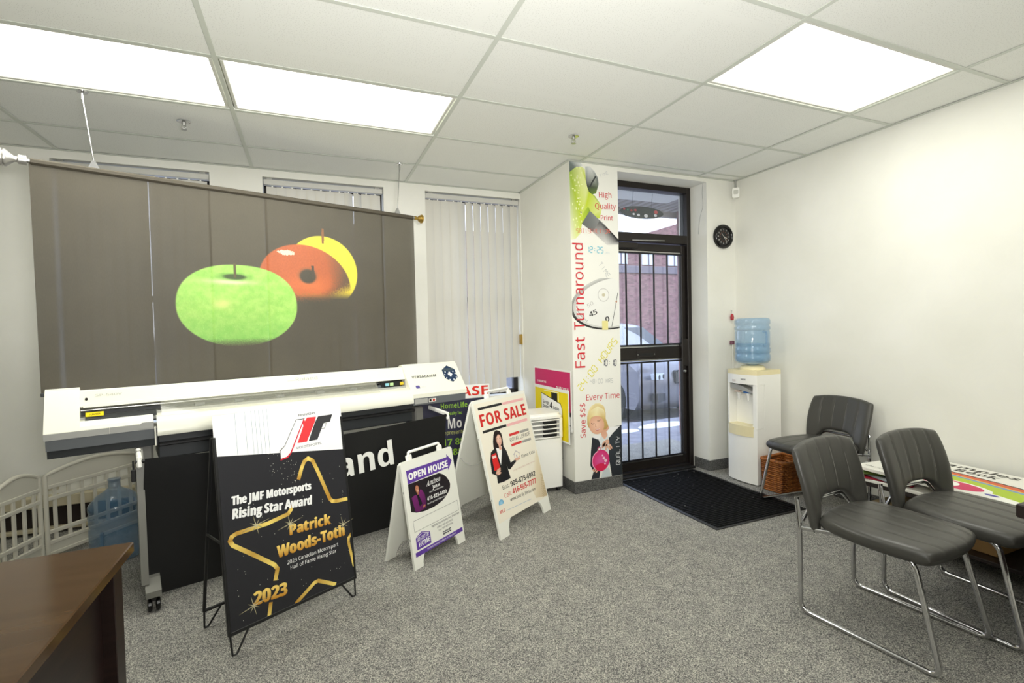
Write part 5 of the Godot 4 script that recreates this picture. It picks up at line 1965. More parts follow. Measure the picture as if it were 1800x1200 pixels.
	mb.poly([[0.122, 0.560], [0.122, 0.62], [0.132, 0.66], [0.160, 0.705], [0.200, 0.724], [0.245, 0.724], [0.285, 0.695], [0.300, 0.64], [0.300, 0.59], [0.325, 0.525], [0.300, 0.500], [0.255, 0.50], [0.200, 0.50], [0.150, 0.52], [0.135, 0.53]], [lin(206, 176, 104), lin(230, 206, 140), lin(240, 222, 164), lin(246, 234, 186), lin(238, 222, 164), lin(248, 238, 194), lin(232, 210, 146), lin(222, 196, 126), lin(214, 184, 112), lin(196, 160, 92), lin(190, 150, 84), lin(196, 160, 92), lin(200, 166, 96), lin(196, 160, 92), lin(196, 160, 92)], z + 0.0010)
	mb.oval(0.212, 0.545, 0.072, 0.078, lin(228, 172, 140), z + 0.0014, 0.5, lin(244, 202, 176))
	mb.poly([[0.138, 0.565], [0.160, 0.615], [0.205, 0.622], [0.268, 0.610], [0.285, 0.560], [0.300, 0.60], [0.285, 0.665], [0.225, 0.700], [0.155, 0.670], [0.128, 0.61]], [lin(222, 196, 126), lin(236, 214, 150), lin(244, 230, 178), lin(226, 198, 130), lin(196, 160, 92), lin(222, 196, 126), lin(244, 230, 180), lin(250, 242, 200), lin(240, 222, 166), lin(226, 202, 132)], z + 0.0018)
	mb.stroke([[0.158, 0.566], [0.172, 0.556], [0.188, 0.562]], 0.004, lin(92, 62, 46), z + 0.002)
	mb.stroke([[0.216, 0.580], [0.234, 0.576], [0.250, 0.586]], 0.004, lin(92, 62, 46), z + 0.002)
	mb.stroke([[0.200, 0.556], [0.198, 0.532], [0.210, 0.530]], 0.003, lin(206, 148, 118), z + 0.002)
	mb.poly([[0.196, 0.512], [0.222, 0.508], [0.246, 0.524], [0.230, 0.498], [0.210, 0.496]], lin(206, 96, 92), z + 0.002)
	mb.stroke([[0.204, 0.508], [0.224, 0.504], [0.240, 0.516]], 0.004, lin(250, 246, 242), z + 0.0022)
	mb.oval(0.246, 0.245, 0.084, 0.090, lin(214, 40, 110), z + 0.0012, 0, lin(226, 92, 160))
	mb.ring(0.246, 0.245, 0.080, 0.088, lin(240, 170, 196), z + 0.0014, PI * 0.6, PI * 1.3, 20)
	mb.oval(0.244, 0.190, 0.055, 0.032, lin(218, 30, 80), z + 0.0015)
	for e in [[0.275, 0.262, 0.012], [0.292, 0.24, 0.014], [0.262, 0.285, 0.008], [0.285, 0.215, 0.008]]:
		mb.oval(e[0], e[1], e[2], e[2], lin(246, 206, 220), z + 0.0018, 0, null, 10)
	mb.ring(0.232, 0.343, 0.012, 0.018, lin(214, 60, 120), z + 0.0014, 0, TAU, 16)
	for e in [[0.295, 0.385, 0.040, 0.024, 0.5], [0.275, 0.368, 0.030, 0.010, 0.9], [0.325, 0.345, 0.030, 0.010, -0.9], [0.300, 0.350, 0.028, 0.009, 1.4], [0.345, 0.352, 0.026, 0.008, -1.0]]:
		mb.oval(e[0], e[1], e[2], e[3], lin(226, 170, 140), z + 0.0022, e[4], lin(242, 200, 174), 16)
	for k in 3:
		mb.oval(0.175 + 0.014 * k, 0.178 - 0.010 * k, 0.014, 0.006, lin(232, 180, 150), z + 0.002, 0.7, null, 10)
	part(t, "woman_print", mb, M.paper_ink)
	# lettering
	mb = MB.new()
	var red := lin(206, 40, 52)
	words(mb, "High", 0.275, 2.420, 0.120, 0.046, red, z + 0.001, "sans", 0.05)
	words(mb, "Quality", 0.235, 2.325, 0.203, 0.046, red, z + 0.001, "sans", 0.05)
	words(mb, "Print", 0.288, 2.234, 0.118, 0.042, red, z + 0.0016, "sans", 0.05)
	words(mb, "Fast", 0.112, 1.027, 0.250, 0.093, red, z + 0.003, "sans", PI / 2)
	words(mb, "Turnaround", 0.112, 1.335, 0.702, 0.096, red, z + 0.003, "sans", PI / 2)
	words(mb, "Every Time", 0.117, 0.755, 0.325, 0.048, red, z + 0.001, "sans")
	words(mb, "Save $$$", 0.106, 0.453, 0.282, 0.050, red, z + 0.001, "sans", PI / 2)
	part(t, "lettering", mb, M.paper_ink)
	mb = MB.new()
	digits(mb, "SATISFACTION", 0.055, 2.118, 0.325, 0.034, lin(222, 110, 90), z + 0.0018, 0.04)
	digits(mb, "12:25", 0.145, 1.966, 0.168, 0.048, lin(96, 190, 210), z + 0.001)
	digits(mb, "PM", 0.331, 1.960, 0.040, 0.014, lin(190, 206, 210), z + 0.001)
	digits(mb, "TIME", 0.255, 1.870, 0.150, 0.040, lin(196, 198, 196), z + 0.001, -0.90)
	digits(mb, "TIME", 0.291, 2.583, 0.095, 0.026, lin(206, 208, 206), z + 0.001, 0.45)
	digits(mb, "24:00 HOURS", 0.075, 0.835, 0.545, 0.058, lin(226, 216, 60), z + 0.001, 0.83)
	digits(mb, "10:10", 0.275, 1.032, 0.146, 0.050, lin(40, 46, 70), z + 0.001, -0.04)
	digits(mb, "48:00 HRS", 0.157, 0.893, 0.228, 0.034, lin(196, 198, 194), z + 0.001, -0.03)
	digits(mb, "QUALITY", 0.436, 0.190, 0.246, 0.038, lin(240, 242, 242), z + 0.001, PI / 2)
	part(t, "digital_lettering", mb, M.paper_ink)
	mb = MB.new()
	mb.span(Vector3(0.281, 1.330, 0.005), Vector3(0.338, 1.406, 0.0065))
	var n := part(self, "sticky_note", mb, mat(232, 222, 150, 0.7))
	n.position = Vector3(XP, 0, ZD)
	tag(n, "small yellow sticky note on the watch picture of the poster", "note")

# ---------------------------------------------------------------- water cooler
func cooler() -> void:
	var t := thing("water_cooler", "white upright water cooler with cream top and tray in the corner", "water cooler", Vector3(5.275, 0, 0.70), -PI / 2)
	var w := 0.305
	var body := PackedVector2Array([Vector2(0, 0), Vector2(w, 0), Vector2(w, 0.272)])
	for k in 9:
		var u := 1.0 - k / 8.0
		body.append(Vector2(w * u, 0.276 + 0.026 * (1 - pow(2 * u - 1, 2))))
	body.append(Vector2(0, 0.272))
	var mb := MB.new()
	plan(mb, body, 0.012, 0.475)
	plan(mb, body, 0.845, 0.925)
	plan(mb, PackedVector2Array([Vector2(0, 0), Vector2(w, 0), Vector2(w, 0.19), Vector2(0, 0.19)]), 0.475, 0.845)
	mb.span(Vector3(0, 0.475, 0.19), Vector3(0.020, 0.845, 0.277), 0.004)
	mb.span(Vector3(w - 0.045, 0.475, 0.19), Vector3(w, 0.845, 0.277), 0.004)
	part(t, "cabinet", mb, M.white_plastic)
	mb = MB.new()
	mb.span(Vector3(0.01, 0, 0.01), Vector3(w - 0.01, 0.012, 0.27))
	part(t, "plinth", mb, M.light_grey)
	mb = MB.new()
	plan(mb, body, 0.925, 0.962)
	part(t, "top_cap", mb, M.cream)
	mb = MB.new()
	mb.lathe([Vector2(0.10, 0.962), Vector2(0.10, 0.975), Vector2(0.085, 0.995), Vector2(0.05, 0.998), Vector2(0.05, 0.97)], 28, Vector3(w / 2, 0, 0.15))
	part(t, "bottle_collar", mb, M.cream)
	# dispensing niche: hood, taps, tray
	mb = MB.new()
	var hood := PackedVector2Array()
	for k in 9:
		var u := k / 8.0
		hood.append(Vector2(0.022 + (w - 0.07) * u, 0.838 - 0.055 * u * u))
	hood.append(Vector2(w - 0.048, 0.77))
	hood.append(Vector2(0.022, 0.80))
	mb.prism(hood, 0.19, 0.268)
	part(t, "niche_hood", mb, M.light_grey)
	for k in 2:
		mb = MB.new()
		var x := 0.095 + 0.095 * k
		mb.lathe([Vector2(0, 0.700), Vector2(0.008, 0.700), Vector2(0.012, 0.722), Vector2(0.013, 0.745), Vector2(0.017, 0.750), Vector2(0.017, 0.762), Vector2(0, 0.764)], 14, Vector3(x, 0, 0.245))
		mb.tube([Vector3(x, 0.748, 0.19), Vector3(x, 0.748, 0.245)], 0.010, 10)
		var tap := part(t, "tap", mb, M.white_plastic)
		mb = MB.new()
		mb.span(Vector3(x - 0.04, 0.764, 0.228), Vector3(x + 0.018, 0.778, 0.262), 0.004)
		part(tap, "lever", mb, mat(226, 206, 190, 0.4) if k == 0 else mat(58, 110, 176, 0.4))
	mb = MB.new()
	var tray := PackedVector2Array([Vector2(0.015, 0.18), Vector2(w - 0.03, 0.18)])
	for k in 9:
		var u := 1.0 - k / 8.0
		tray.append(Vector2(lerpf(0.015, w - 0.03, u), 0.286 + 0.026 * (1 - pow(2 * u - 1, 2))))
	plan(mb, tray, 0.405, 0.492)
	part(t, "drip_tray", mb, M.cream)
	mb = MB.new()
	mb.xf = Transform3D(Basis(), Vector3(0, 0, 0.3025))
	words(mb, "BREEZE", 0.165, 0.880, 0.050, 0.011, lin(60, 60, 66), 0.0, "bold")
	mb.rect(0.075, 0.862, 0.110, 0.878, lin(214, 206, 200), 0.0)
	part(t, "maker_label", mb, M.ink)
	# bottle on top
	var b := thing("water_bottle", "translucent blue water bottle upside down on the white cooler", "bottle", Vector3(5.125, 0, 0.8525))
	mb = MB.new()
	mb.lathe([Vector2(0.030, 0.972), Vector2(0.034, 0.998), Vector2(0.06, 1.006), Vector2(0.118, 1.018), Vector2(0.136, 1.034), Vector2(0.1405, 1.055), Vector2(0.1405, 1.085), Vector2(0.133, 1.095), Vector2(0.133, 1.102), Vector2(0.1405, 1.112), Vector2(0.1405, 1.145), Vector2(0.134, 1.153), Vector2(0.137, 1.165), Vector2(0.137, 1.285), Vector2(0.133, 1.295), Vector2(0.1405, 1.305), Vector2(0.1405, 1.325), Vector2(0.132, 1.334), Vector2(0.132, 1.341), Vector2(0.1405, 1.352), Vector2(0.1405, 1.378), Vector2(0.134, 1.394), Vector2(0.118, 1.402), Vector2(0.0, 1.398)], 40)
	part(b, "shell", mb, M.jug)
	mb = MB.new()
	mb.lathe([Vector2(0.0, 1.02), Vector2(0.112, 1.026), Vector2(0.130, 1.042), Vector2(0.134, 1.06), Vector2(0.134, 1.188), Vector2(0.0, 1.188)], 40)
	part(b, "water", mb, M.jug_band)
	mb = MB.new()
	mb.xf = Transform3D(Basis(Vector3.UP, -0.35), Vector3.ZERO)
	mb.tube(bend([Vector3(0.02, 1.17, 0.132), Vector3(0.055, 1.17, 0.125), Vector3(0.055, 1.285, 0.125), Vector3(0.02, 1.285, 0.132)], 0.02), 0.009, 8)
	part(b, "grip", mb, M.jug_band)

# ---------------------------------------------------------------- chairs
func pad(hw: float, y_of: Callable, thick: float, corner: float, sharp: float, grooves: Array) -> MB:
	# padded panel: y_of(u, v) gives the mid-surface point; rounded rim, stitched grooves at constant u
	var mb := MB.new()
	var us := []
	for k in 65:
		us.append(sin((k / 32.0 - 1.0) * PI / 2))
	var vs := []
	for k in 29:
		vs.append(sin((k / 14.0 - 1.0) * PI / 2))
	var mid := []
	for v in vs:
		var row := []
		for u in us:
			var uu: float = u * sqrt(1.0 - corner * v * v)
			var vv: float = v * sqrt(1.0 - corner * u * u)
			row.append(y_of.call(uu, vv))
		mid.append(row)
	var fr := []
	var bk := []
	for i in vs.size():
		var f := []
		var b := []
		for j in us.size():
			var du: Vector3 = mid[i][mini(j + 1, us.size() - 1)] - mid[i][maxi(j - 1, 0)]
			var dv: Vector3 = mid[mini(i + 1, vs.size() - 1)][j] - mid[maxi(i - 1, 0)][j]
			var nn := du.cross(dv).normalized()
			var e := sqrt(maxf(0.0, 1.0 - pow(absf(us[j]), sharp))) * sqrt(maxf(0.0, 1.0 - pow(absf(vs[i]), sharp)))
			var g := 0.0
			for q in grooves:
				g += 0.0045 * exp(-pow((us[j] - q) * hw / 0.0045, 2.0))
			f.append(mid[i][j] + nn * (thick * 0.5 * e - g * e))
			b.append(mid[i][j] - nn * thick * 0.5 * e)
		fr.append(f)
		b.reverse()
		bk.append(b)
	mb.sheet(fr)
	mb.sheet(bk)
	return mb

func make_chair(label: String) -> Node3D:
	var t := thing("waiting_chair", label, "chair", Vector3.ZERO, 0.0, "grey vinyl waiting chairs")
	var lines := [-0.60, -0.20, 0.20, 0.60]
	var seat := pad(0.238, func(u: float, v: float) -> Vector3:
		var z := lerpf(0.250, -0.225, (v + 1) / 2)
		var y := 0.434 + 0.012 * (1 - u * u) - 0.010 * pow(maxf(0.0, -v), 3.0) + 0.004 * v
		return Vector3(u * 0.238, y, z), 0.072, 0.25, 16.0, lines)
	part(t, "seat", seat, M.vinyl)
	var curve := func(u: float, y: float) -> Vector3:
		var k := (y - 0.39) / 0.395
		return Vector3(u * (0.240 + 0.014 * smoothstep(0.2, 1.0, k)), y, -0.250 - 0.060 * k * k + 0.052 * u * u * (1.0 - 0.55 * k) - 0.015 * k)
	var bk := pad(0.235, func(u: float, v: float) -> Vector3:
		var arch := 0.150 * maxf(0.0, 1.0 - pow(absf(u) / 0.76, 4.0))
		var y := lerpf(0.378 + arch, 0.785 - 0.010 * u * u, (v + 1) / 2)
		return curve.call(u, y), 0.048, 0.15, 14.0, lines)
	var br := part(t, "backrest", bk, M.vinyl)
	for q in lines:
		var pts := []
		for k in 15:
			pts.append(curve.call(q * 0.97, lerpf(0.555, 0.762, k / 14.0)) + Vector3(0, 0.0, 0.0205))
		var mb := MB.new()
		mb.tube(pts, 0.0011, 5)
		part(br, "seam", mb, M.seam)
	for s in [-1.0, 1.0]:
		var x: float = s * 0.226
		var mb := MB.new()
		mb.tube(bend([Vector3(x * 0.91, 0.53, -0.298), Vector3(x * 0.99, 0.38, -0.272), Vector3(x, 0.011, -0.268), Vector3(x, 0.011, 0.262), Vector3(x * 0.90, 0.413, 0.165), Vector3(x * 0.86, 0.416, -0.10), Vector3(x * 0.985, 0.398, -0.262)], 0.045, 7), 0.0105, 12)
		part(t, "side_frame", mb, M.chrome)
		mb = MB.new()
		mb.bar(Vector3(x * 0.95, 0.52, -0.290), Vector3(x * 0.985, 0.42, -0.266), 0.006, 0.020, 0.002)
		part(t, "back_bracket", mb, M.steel)
	for e in [[0.408, 0.10], [0.408, -0.12]]:
		var mb := MB.new()
		mb.tube([Vector3(-0.195, e[0], e[1]), Vector3(0.195, e[0], e[1])], 0.009, 10)
		part(t, "crossbar", mb, M.chrome)
	var mb := MB.new()
	mb.tube(bend([Vector3(-0.21, 0.425, -0.268), Vector3(-0.12, 0.505, -0.272), Vector3(0.12, 0.505, -0.272), Vector3(0.21, 0.425, -0.268)], 0.03), 0.008, 10)
	part(t, "back_tube", mb, M.chrome)
	return t

func chairs() -> void:
	var a := make_chair("grey vinyl chair with chrome runners standing beside the mat's outer corner")
	a.position = Vector3(3.945, 0, 2.612)
	a.rotation.y = 0.10
	var b := copy(a, "grey vinyl chair with chrome runners pulled up to the low table's sample book")
	b.position = Vector3(4.447, 0, 2.69)
	b.rotation.y = -0.02
	var c := copy(a, "grey vinyl chair with its back to the wall next to the water cooler")
	c.position = Vector3(4.985, 0.008, 1.49)
	c.rotation.y = -1.66

# ---------------------------------------------------------------- low table and what lies on it
func low_table() -> void:
	var t := thing("low_table", "low dark table along the side wall carrying the sample book", "table", Vector3(4.73, 0, 1.90))
	var mb := MB.new()
	mb.span(Vector3(0, 0.345, 0), Vector3(0.575, 0.375, 1.15), 0.003)
	part(t, "table_top", mb, M.dark_wood)
	for e in [[0.01, 0.01], [0.505, 0.01], [0.01, 1.08], [0.505, 1.08]]:
		mb = MB.new()
		mb.span(Vector3(e[0], 0, e[1]), Vector3(e[0] + 0.06, 0.345, e[1] + 0.06), 0.003)
		part(t, "leg", mb, M.dark_wood)
	mb = MB.new()
	mb.span(Vector3(0.03, 0.10, 0.03), Vector3(0.55, 0.12, 1.12), 0.002)
	part(t, "shelf", mb, M.dark_wood)
	for e in [[4.80, 2.01, 0.30, 0.22, 0.11, 196, 172, 128, "brown cardboard box on the low table's under-shelf, beside the end legs"], [4.84, 2.30, 0.34, 0.30, 0.09, 150, 116, 70, "darker brown cardboard box in the middle of the low table's under-shelf"]]:
		mb = MB.new()
		mb.span(Vector3.ZERO, Vector3(e[2], e[4], e[3]), 0.003)
		mb.span(Vector3(-0.002, e[4], -0.002), Vector3(e[2] / 2 - 0.001, e[4] + 0.003, e[3] + 0.002))
		mb.span(Vector3(e[2] / 2 + 0.001, e[4], -0.002), Vector3(e[2] + 0.002, e[4] + 0.003, e[3] + 0.002))
		var o := part(self, numbered("cardboard_box"), mb, mat(e[5], e[6], e[7], 0.85))
		o.position = Vector3(e[0], 0.1205, e[1])
		tag(o, e[8], "box")
	# white boards, magazines, then the book
	mb = MB.new()
	mb.span(Vector3(-0.03, 0, 0.0), Vector3(0.53, 0.018, 1.1), 0.002)
	var wb := part(self, "sample_board", mb, mat(232, 230, 220, 0.5))
	wb.position = Vector3(4.745, 0.3755, 1.92)
	tag(wb, "white sample board lying flat on the low table under the magazines", "board")
	var r := RandomNumberGenerator.new()
	r.seed = 3
	var tints := [[170, 40, 60], [214, 220, 226], [150, 176, 90], [206, 206, 200]]
	for k in 4:
		mb = MB.new()
		var rows := []
		for i in 7:
			var row := []
			for j in 7:
				var x := (j / 6.0 - 0.5) * 0.21
				var z := (i / 6.0 - 0.5) * 0.28
				row.append(Vector3(x, 0.006 + 0.002 * sin(x * 22 + k) * sin(z * 16 + k * 2.0), -z))
			rows.append(row)
		mb.sheet(rows)
		var low := []
		for i in rows.size():
			var row := []
			for j in rows[0].size():
				row.append(rows[i][rows[0].size() - 1 - j] - Vector3(0, 0.004, 0))
			low.append(row)
		mb.sheet(low)
		var o := part(self, numbered("magazine"), mb, mat(tints[k][0], tints[k][1], tints[k][2], 0.25))
		o.position = Vector3(4.83 + 0.02 * k, 0.3925 + 0.0095 * k, 2.10 - 0.025 * k)
		o.rotation.y = [0.2, -0.3, 0.5, 0.1][k]
		tag(o, ["red covered magazine lying in the pile under the sample book", "silver covered magazine lying in the pile under the sample book", "green covered magazine lying in the pile under the sample book", "pale grey magazine on top of the pile beneath the sample book"][k], "magazine", "magazines under the sample book")
	var b := thing("sample_book", "large white sample book with coloured swirls lying on the low table", "book", Vector3(4.735, 0.4365, 1.95), -0.06)
	mb = MB.new()
	mb.span(Vector3(0.0, 0.0, 0), Vector3(0.575, 0.020, 1.05), 0.002)
	part(b, "cover", mb, mat(238, 236, 226, 0.35))
	# print on the cover: reads along the wall, tops towards the wall
	var fr := Transform3D(Basis(Vector3(0, 0, 1), Vector3(1, 0, 0), Vector3(0, 1, 0)), Vector3(0, 0.0205, 0))
	mb = MB.new()
	mb.xf = fr
	var arcs := [[lin(60, 56, 50), 0.300, 0.287], [lin(214, 100, 64), 0.287, 0.245], [lin(236, 200, 60), 0.245, 0.235], [lin(120, 150, 190), 0.235, 0.212], [lin(176, 200, 60), 0.212, 0.10], [lin(240, 240, 232), 0.10, 0.04]]
	for k in arcs.size():
		var top := []
		var bot := []
		for i in 17:
			var x := 0.30 + 0.74 * i / 16.0
			var sweep := 0.06 * sin((x - 0.30) / 0.74 * PI * 0.5)
			top.append([x, arcs[k][1] + 0.065 - (1.0 - arcs[k][1] * 2.2) * 0.62 * pow((x - 0.30) / 0.74, 1.6) * 0.35 - sweep * 0.3])
			bot.append([x, arcs[k][2] + 0.065 - (1.0 - arcs[k][2] * 2.2) * 0.62 * pow((x - 0.30) / 0.74, 1.6) * 0.35 - sweep * 0.3])
		for i in 16:
			var q := [top[i], top[i + 1], bot[i + 1], bot[i]]
			for p in q:
				p[1] = maxf(0.004, p[1])
			if q[0][1] - q[3][1] + q[1][1] - q[2][1] > 0.001:
				mb.poly([q[3], q[2], q[1], q[0]], arcs[k][0], 0.0003)
	mb.oval(0.47, 0.10, 0.17, 0.088, lin(240, 240, 232), 0.0008)
	mb.oval(0.46, 0.10, 0.145, 0.075, lin(206, 60, 100), 0.0012)
	mb.oval(0.42, 0.10, 0.075, 0.062, lin(240, 240, 232), 0.0016)
	mb.oval(0.40, 0.105, 0.055, 0.048, lin(110, 196, 170), 0.002)
	mb.oval(0.655, 0.07, 0.03, 0.015, lin(90, 84, 160), 0.0012)
	part(b, "swirl_print", mb, M.ink)
	mb = MB.new()
	mb.xf = fr
	words(mb, "Samples", 0.165, 0.475, 0.40, 0.062, lin(70, 68, 62), 0.0004, "bold")
	words(mb, "Book", 0.31, 0.395, 0.20, 0.062, lin(70, 68, 62), 0.0004, "bold")
	words(mb, "WALL AND FLOOR", 0.03, 0.05, 0.22, 0.018, lin(110, 106, 98), 0.0004, "sans")
	mb.ring(0.16, 0.25, 0.045, 0.049, lin(110, 106, 98), 0.0004)
	part(b, "lettering", mb, M.ink)
	# clear leaflet holder against the wall
	var h := thing("leaflet_holder", "small clear leaflet holder standing between the wall and the sample book", "holder", Vector3(5.285, 0.3945, 1.86), -PI / 2)
	mb = MB.new()
	mb.span(Vector3(-0.05, 0, 0), Vector3(0.05, 0.13, 0.003))
	mb.span(Vector3(-0.05, 0, 0.003), Vector3(0.05, 0.004, 0.03))
	mb.span(Vector3(-0.05, 0.004, 0.027), Vector3(0.05, 0.06, 0.03))
	part(h, "acrylic_pocket", mb, M.acrylic)
	mb = MB.new()
	mb.span(Vector3(-0.044, 0.004, 0.006), Vector3(0.044, 0.12, 0.016))
	part(h, "leaflet", mb, mat(196, 196, 214, 0.5))

func desks() -> void:
	var t := thing("wooden_desk", "brown wood veneer desk with polished top next to the white play yard", "desk", Vector3(-1.0, 0, 2.19))
	var mb := MB.new()
	mb.span(Vector3(0, 0.722, 0), Vector3(2.10, 0.752, 1.15), 0.003)
	part(t, "desk_top", mb, M.desk_top)
	mb = MB.new()
	mb.span(Vector3(2.03, 0, 0.012), Vector3(2.072, 0.722, 0.075), 0.002)
	part(t, "corner_post", mb, M.desk_side)
	mb = MB.new()
	mb.span(Vector3(2.012, 0.05, 0.075), Vector3(2.04, 0.722, 1.12), 0.001)
	part(t, "side_panel", mb, M.desk_side)
	mb = MB.new()
	mb.span(Vector3(0.03, 0.05, 0.03), Vector3(2.03, 0.722, 0.05), 0.001)
	part(t, "modesty_panel", mb, M.desk_side)
	mb = MB.new()
	mb.span(Vector3(0.03, 0, 0.012), Vector3(0.072, 0.722, 1.12), 0.002)
	part(t, "end_panel", mb, M.desk_side)
	mb = MB.new()
	mb.span(Vector3(2.03, 0, 1.06), Vector3(2.072, 0.722, 1.12), 0.002)
	part(t, "corner_post", mb, M.desk_side)
	# second desk, only its corner in view
	t = thing("dark_desk", "very dark desk whose corner stands in front of the grey chairs", "desk", Vector3(3.708, 0, 3.115))
	mb = MB.new()
	mb.span(Vector3(0, 0.705, 0), Vector3(1.5, 0.75, 0.78), 0.004)
	part(t, "desk_top", mb, M.dark_wood)
	for e in [[0.03, 0.03], [1.41, 0.03], [0.03, 0.69], [1.41, 0.69]]:
		mb = MB.new()
		mb.span(Vector3(e[0], 0, e[1]), Vector3(e[0] + 0.06, 0.705, e[1] + 0.06), 0.003)
		part(t, "leg", mb, M.desk_side)
	mb = MB.new()
	mb.span(Vector3(0.09, 0.3, 0.05), Vector3(1.41, 0.705, 0.068), 0.001)
	part(t, "modesty_panel", mb, M.desk_side)

func play_yard() -> void:
	var t := thing("play_yard_fence", "beige plastic play yard fence of hinged slatted panels against the window wall", "fence")
	var corners := [Vector3(0.43, 0, -0.345), Vector3(0.07, 0, 0.12), Vector3(-0.02, 0, 0.43), Vector3(-0.52, 0, 0.62)]
	for p in 3:
		var a: Vector3 = corners[p + 1]
		var b: Vector3 = corners[p]
		var d := (b - a)
		var L := d.length() - 0.012
		var g := Node3D.new()
		g.name = "fence_panel"
		t.add_child(g, true)
		g.position = a + d.normalized() * 0.006
		g.rotation.y = atan2(-d.z, d.x)
		var hh := 0.535 if p < 2 else 0.52
		var mb := MB.new()
		# frame with an arched top
		var arch := []
		for k in 13:
			var u := k / 12.0
			arch.append(Vector3(0.012 + (L - 0.024) * u, hh + 0.045 * sin(PI * u) - 0.012, 0))
		var path := [Vector3(0.012, 0.02, 0)]
		path.append_array(arch)
		path.append(Vector3(L - 0.012, 0.02, 0))
		mb.tube(path, 0.0125, 10)
		var fr := part(g, "panel_frame", mb, M.gate)
		var crest := PackedVector2Array([Vector2(0.015, hh - 0.095), Vector2(L - 0.015, hh - 0.095)])
		for k in 13:
			crest.append(Vector2(arch[12 - k].x, arch[12 - k].y))
		mb = MB.new()
		mb.prism(crest, -0.005, 0.005)
		part(fr, "crest", mb, M.gate)
		for y in [0.035, 0.105, 0.17, 0.375, hh - 0.088]:
			mb = MB.new()
			mb.span(Vector3(0.018, y - 0.012, -0.009), Vector3(L - 0.018, y + 0.012, 0.009), 0.003)
			part(fr, "panel_rail", mb, M.gate)
		mb = MB.new()
		mb.span(Vector3(0.018, 0.03, -0.004), Vector3(L - 0.018, 0.105, 0.004))
		part(fr, "kick_plate", mb, M.gate)
		var n := maxi(4, int(L / 0.078))
		for k in n:
			var x := 0.02 + (L - 0.04) * (k + 0.5) / n
			mb = MB.new()
			mb.span(Vector3(x - 0.010, 0.105, -0.006), Vector3(x + 0.010, hh - 0.09, 0.006), 0.002)
			part(fr, "fence_slat", mb, M.gate)
	# blue bottle on the floor in front of it
	var j := thing("floor_water_bottle", "blue five-gallon water bottle standing on the carpet behind the brown desk", "bottle", Vector3(0.462, 0, 0.235))
	var mb := MB.new()
	mb.lathe([Vector2(0, 0.012), Vector2(0.09, 0.0), Vector2(0.118, 0.004), Vector2(0.130, 0.02), Vector2(0.132, 0.06), Vector2(0.127, 0.075), Vector2(0.132, 0.09), Vector2(0.132, 0.20), Vector2(0.126, 0.215), Vector2(0.132, 0.23), Vector2(0.133, 0.285), Vector2(0.127, 0.298), Vector2(0.133, 0.312), Vector2(0.133, 0.335), Vector2(0.126, 0.352), Vector2(0.09, 0.395), Vector2(0.045, 0.425), Vector2(0.030, 0.437), Vector2(0.029, 0.480), Vector2(0.033, 0.482), Vector2(0.033, 0.490), Vector2(0.0, 0.490)], 36)
	var jm := mat(92, 134, 168, 0.12)
	jm.transparency = BaseMaterial3D.TRANSPARENCY_ALPHA
	jm.albedo_color.a = 0.42
	part(j, "shell", mb, jm)
	mb = MB.new()
	mb.tube(bend([Vector3(-0.03, 0.11, 0.128), Vector3(-0.03, 0.11, 0.138), Vector3(-0.03, 0.20, 0.138), Vector3(-0.03, 0.20, 0.128)], 0.01), 0.010, 8)
	part(j, "grip", mb, jm)
	# heater along the wall and the socket above it
	var h := thing("baseboard_heater", "beige baseboard heater with a dark outlet along the wall behind the fence", "heater", Vector3(-1.2, 0, ZW + 0.0095))
	mb = MB.new()
	mb.span(Vector3(0, 0.185, 0), Vector3(1.95, 0.262, 0.065), 0.006)
	mb.span(Vector3(0, 0.02, 0), Vector3(1.95, 0.185, 0.02))
	mb.span(Vector3(0, 0.02, 0.02), Vector3(1.95, 0.045, 0.07), 0.004)
	part(h, "casing", mb, mat(206, 196, 166, 0.5))
	mb = MB.new()
	mb.span(Vector3(0.01, 0.045, 0.02), Vector3(1.94, 0.185, 0.03))
	part(h, "outlet", mb, mat(38, 28, 22, 0.8))
	for k in 2:
		mb = MB.new()
		mb.span(Vector3(-0.01 + k * 1.94, 0.015, 0), Vector3(0.02 + k * 1.94, 0.265, 0.075), 0.004)
		part(h, "end_cap", mb, mat(206, 196, 166, 0.5))
	var s := thing("wall_socket", "beige double wall socket above the baseboard heater", "socket", Vector3(-0.115, 0.345, ZW))
	mb = MB.new()
	mb.prism(rounded(-0.036, -0.058, 0.036, 0.058, 0.006), 0, 0.006)
	part(s, "cover_plate", mb, mat(206, 198, 176, 0.5))
	for y in [-0.02, 0.02]:
		mb = MB.new()
		mb.prism(rounded(-0.016, y - 0.013, 0.016, y + 0.013, 0.008), 0.006, 0.008)
		var o := part(s, "receptacle", mb, mat(150, 140, 120, 0.5))
		mb = MB.new()
		for x in [-0.006, 0.006]:
			mb.span(Vector3(x - 0.0012, y - 0.004, 0.008), Vector3(x + 0.0012, y + 0.005, 0.0085))
		part(o, "pin_slot", mb, M.black)

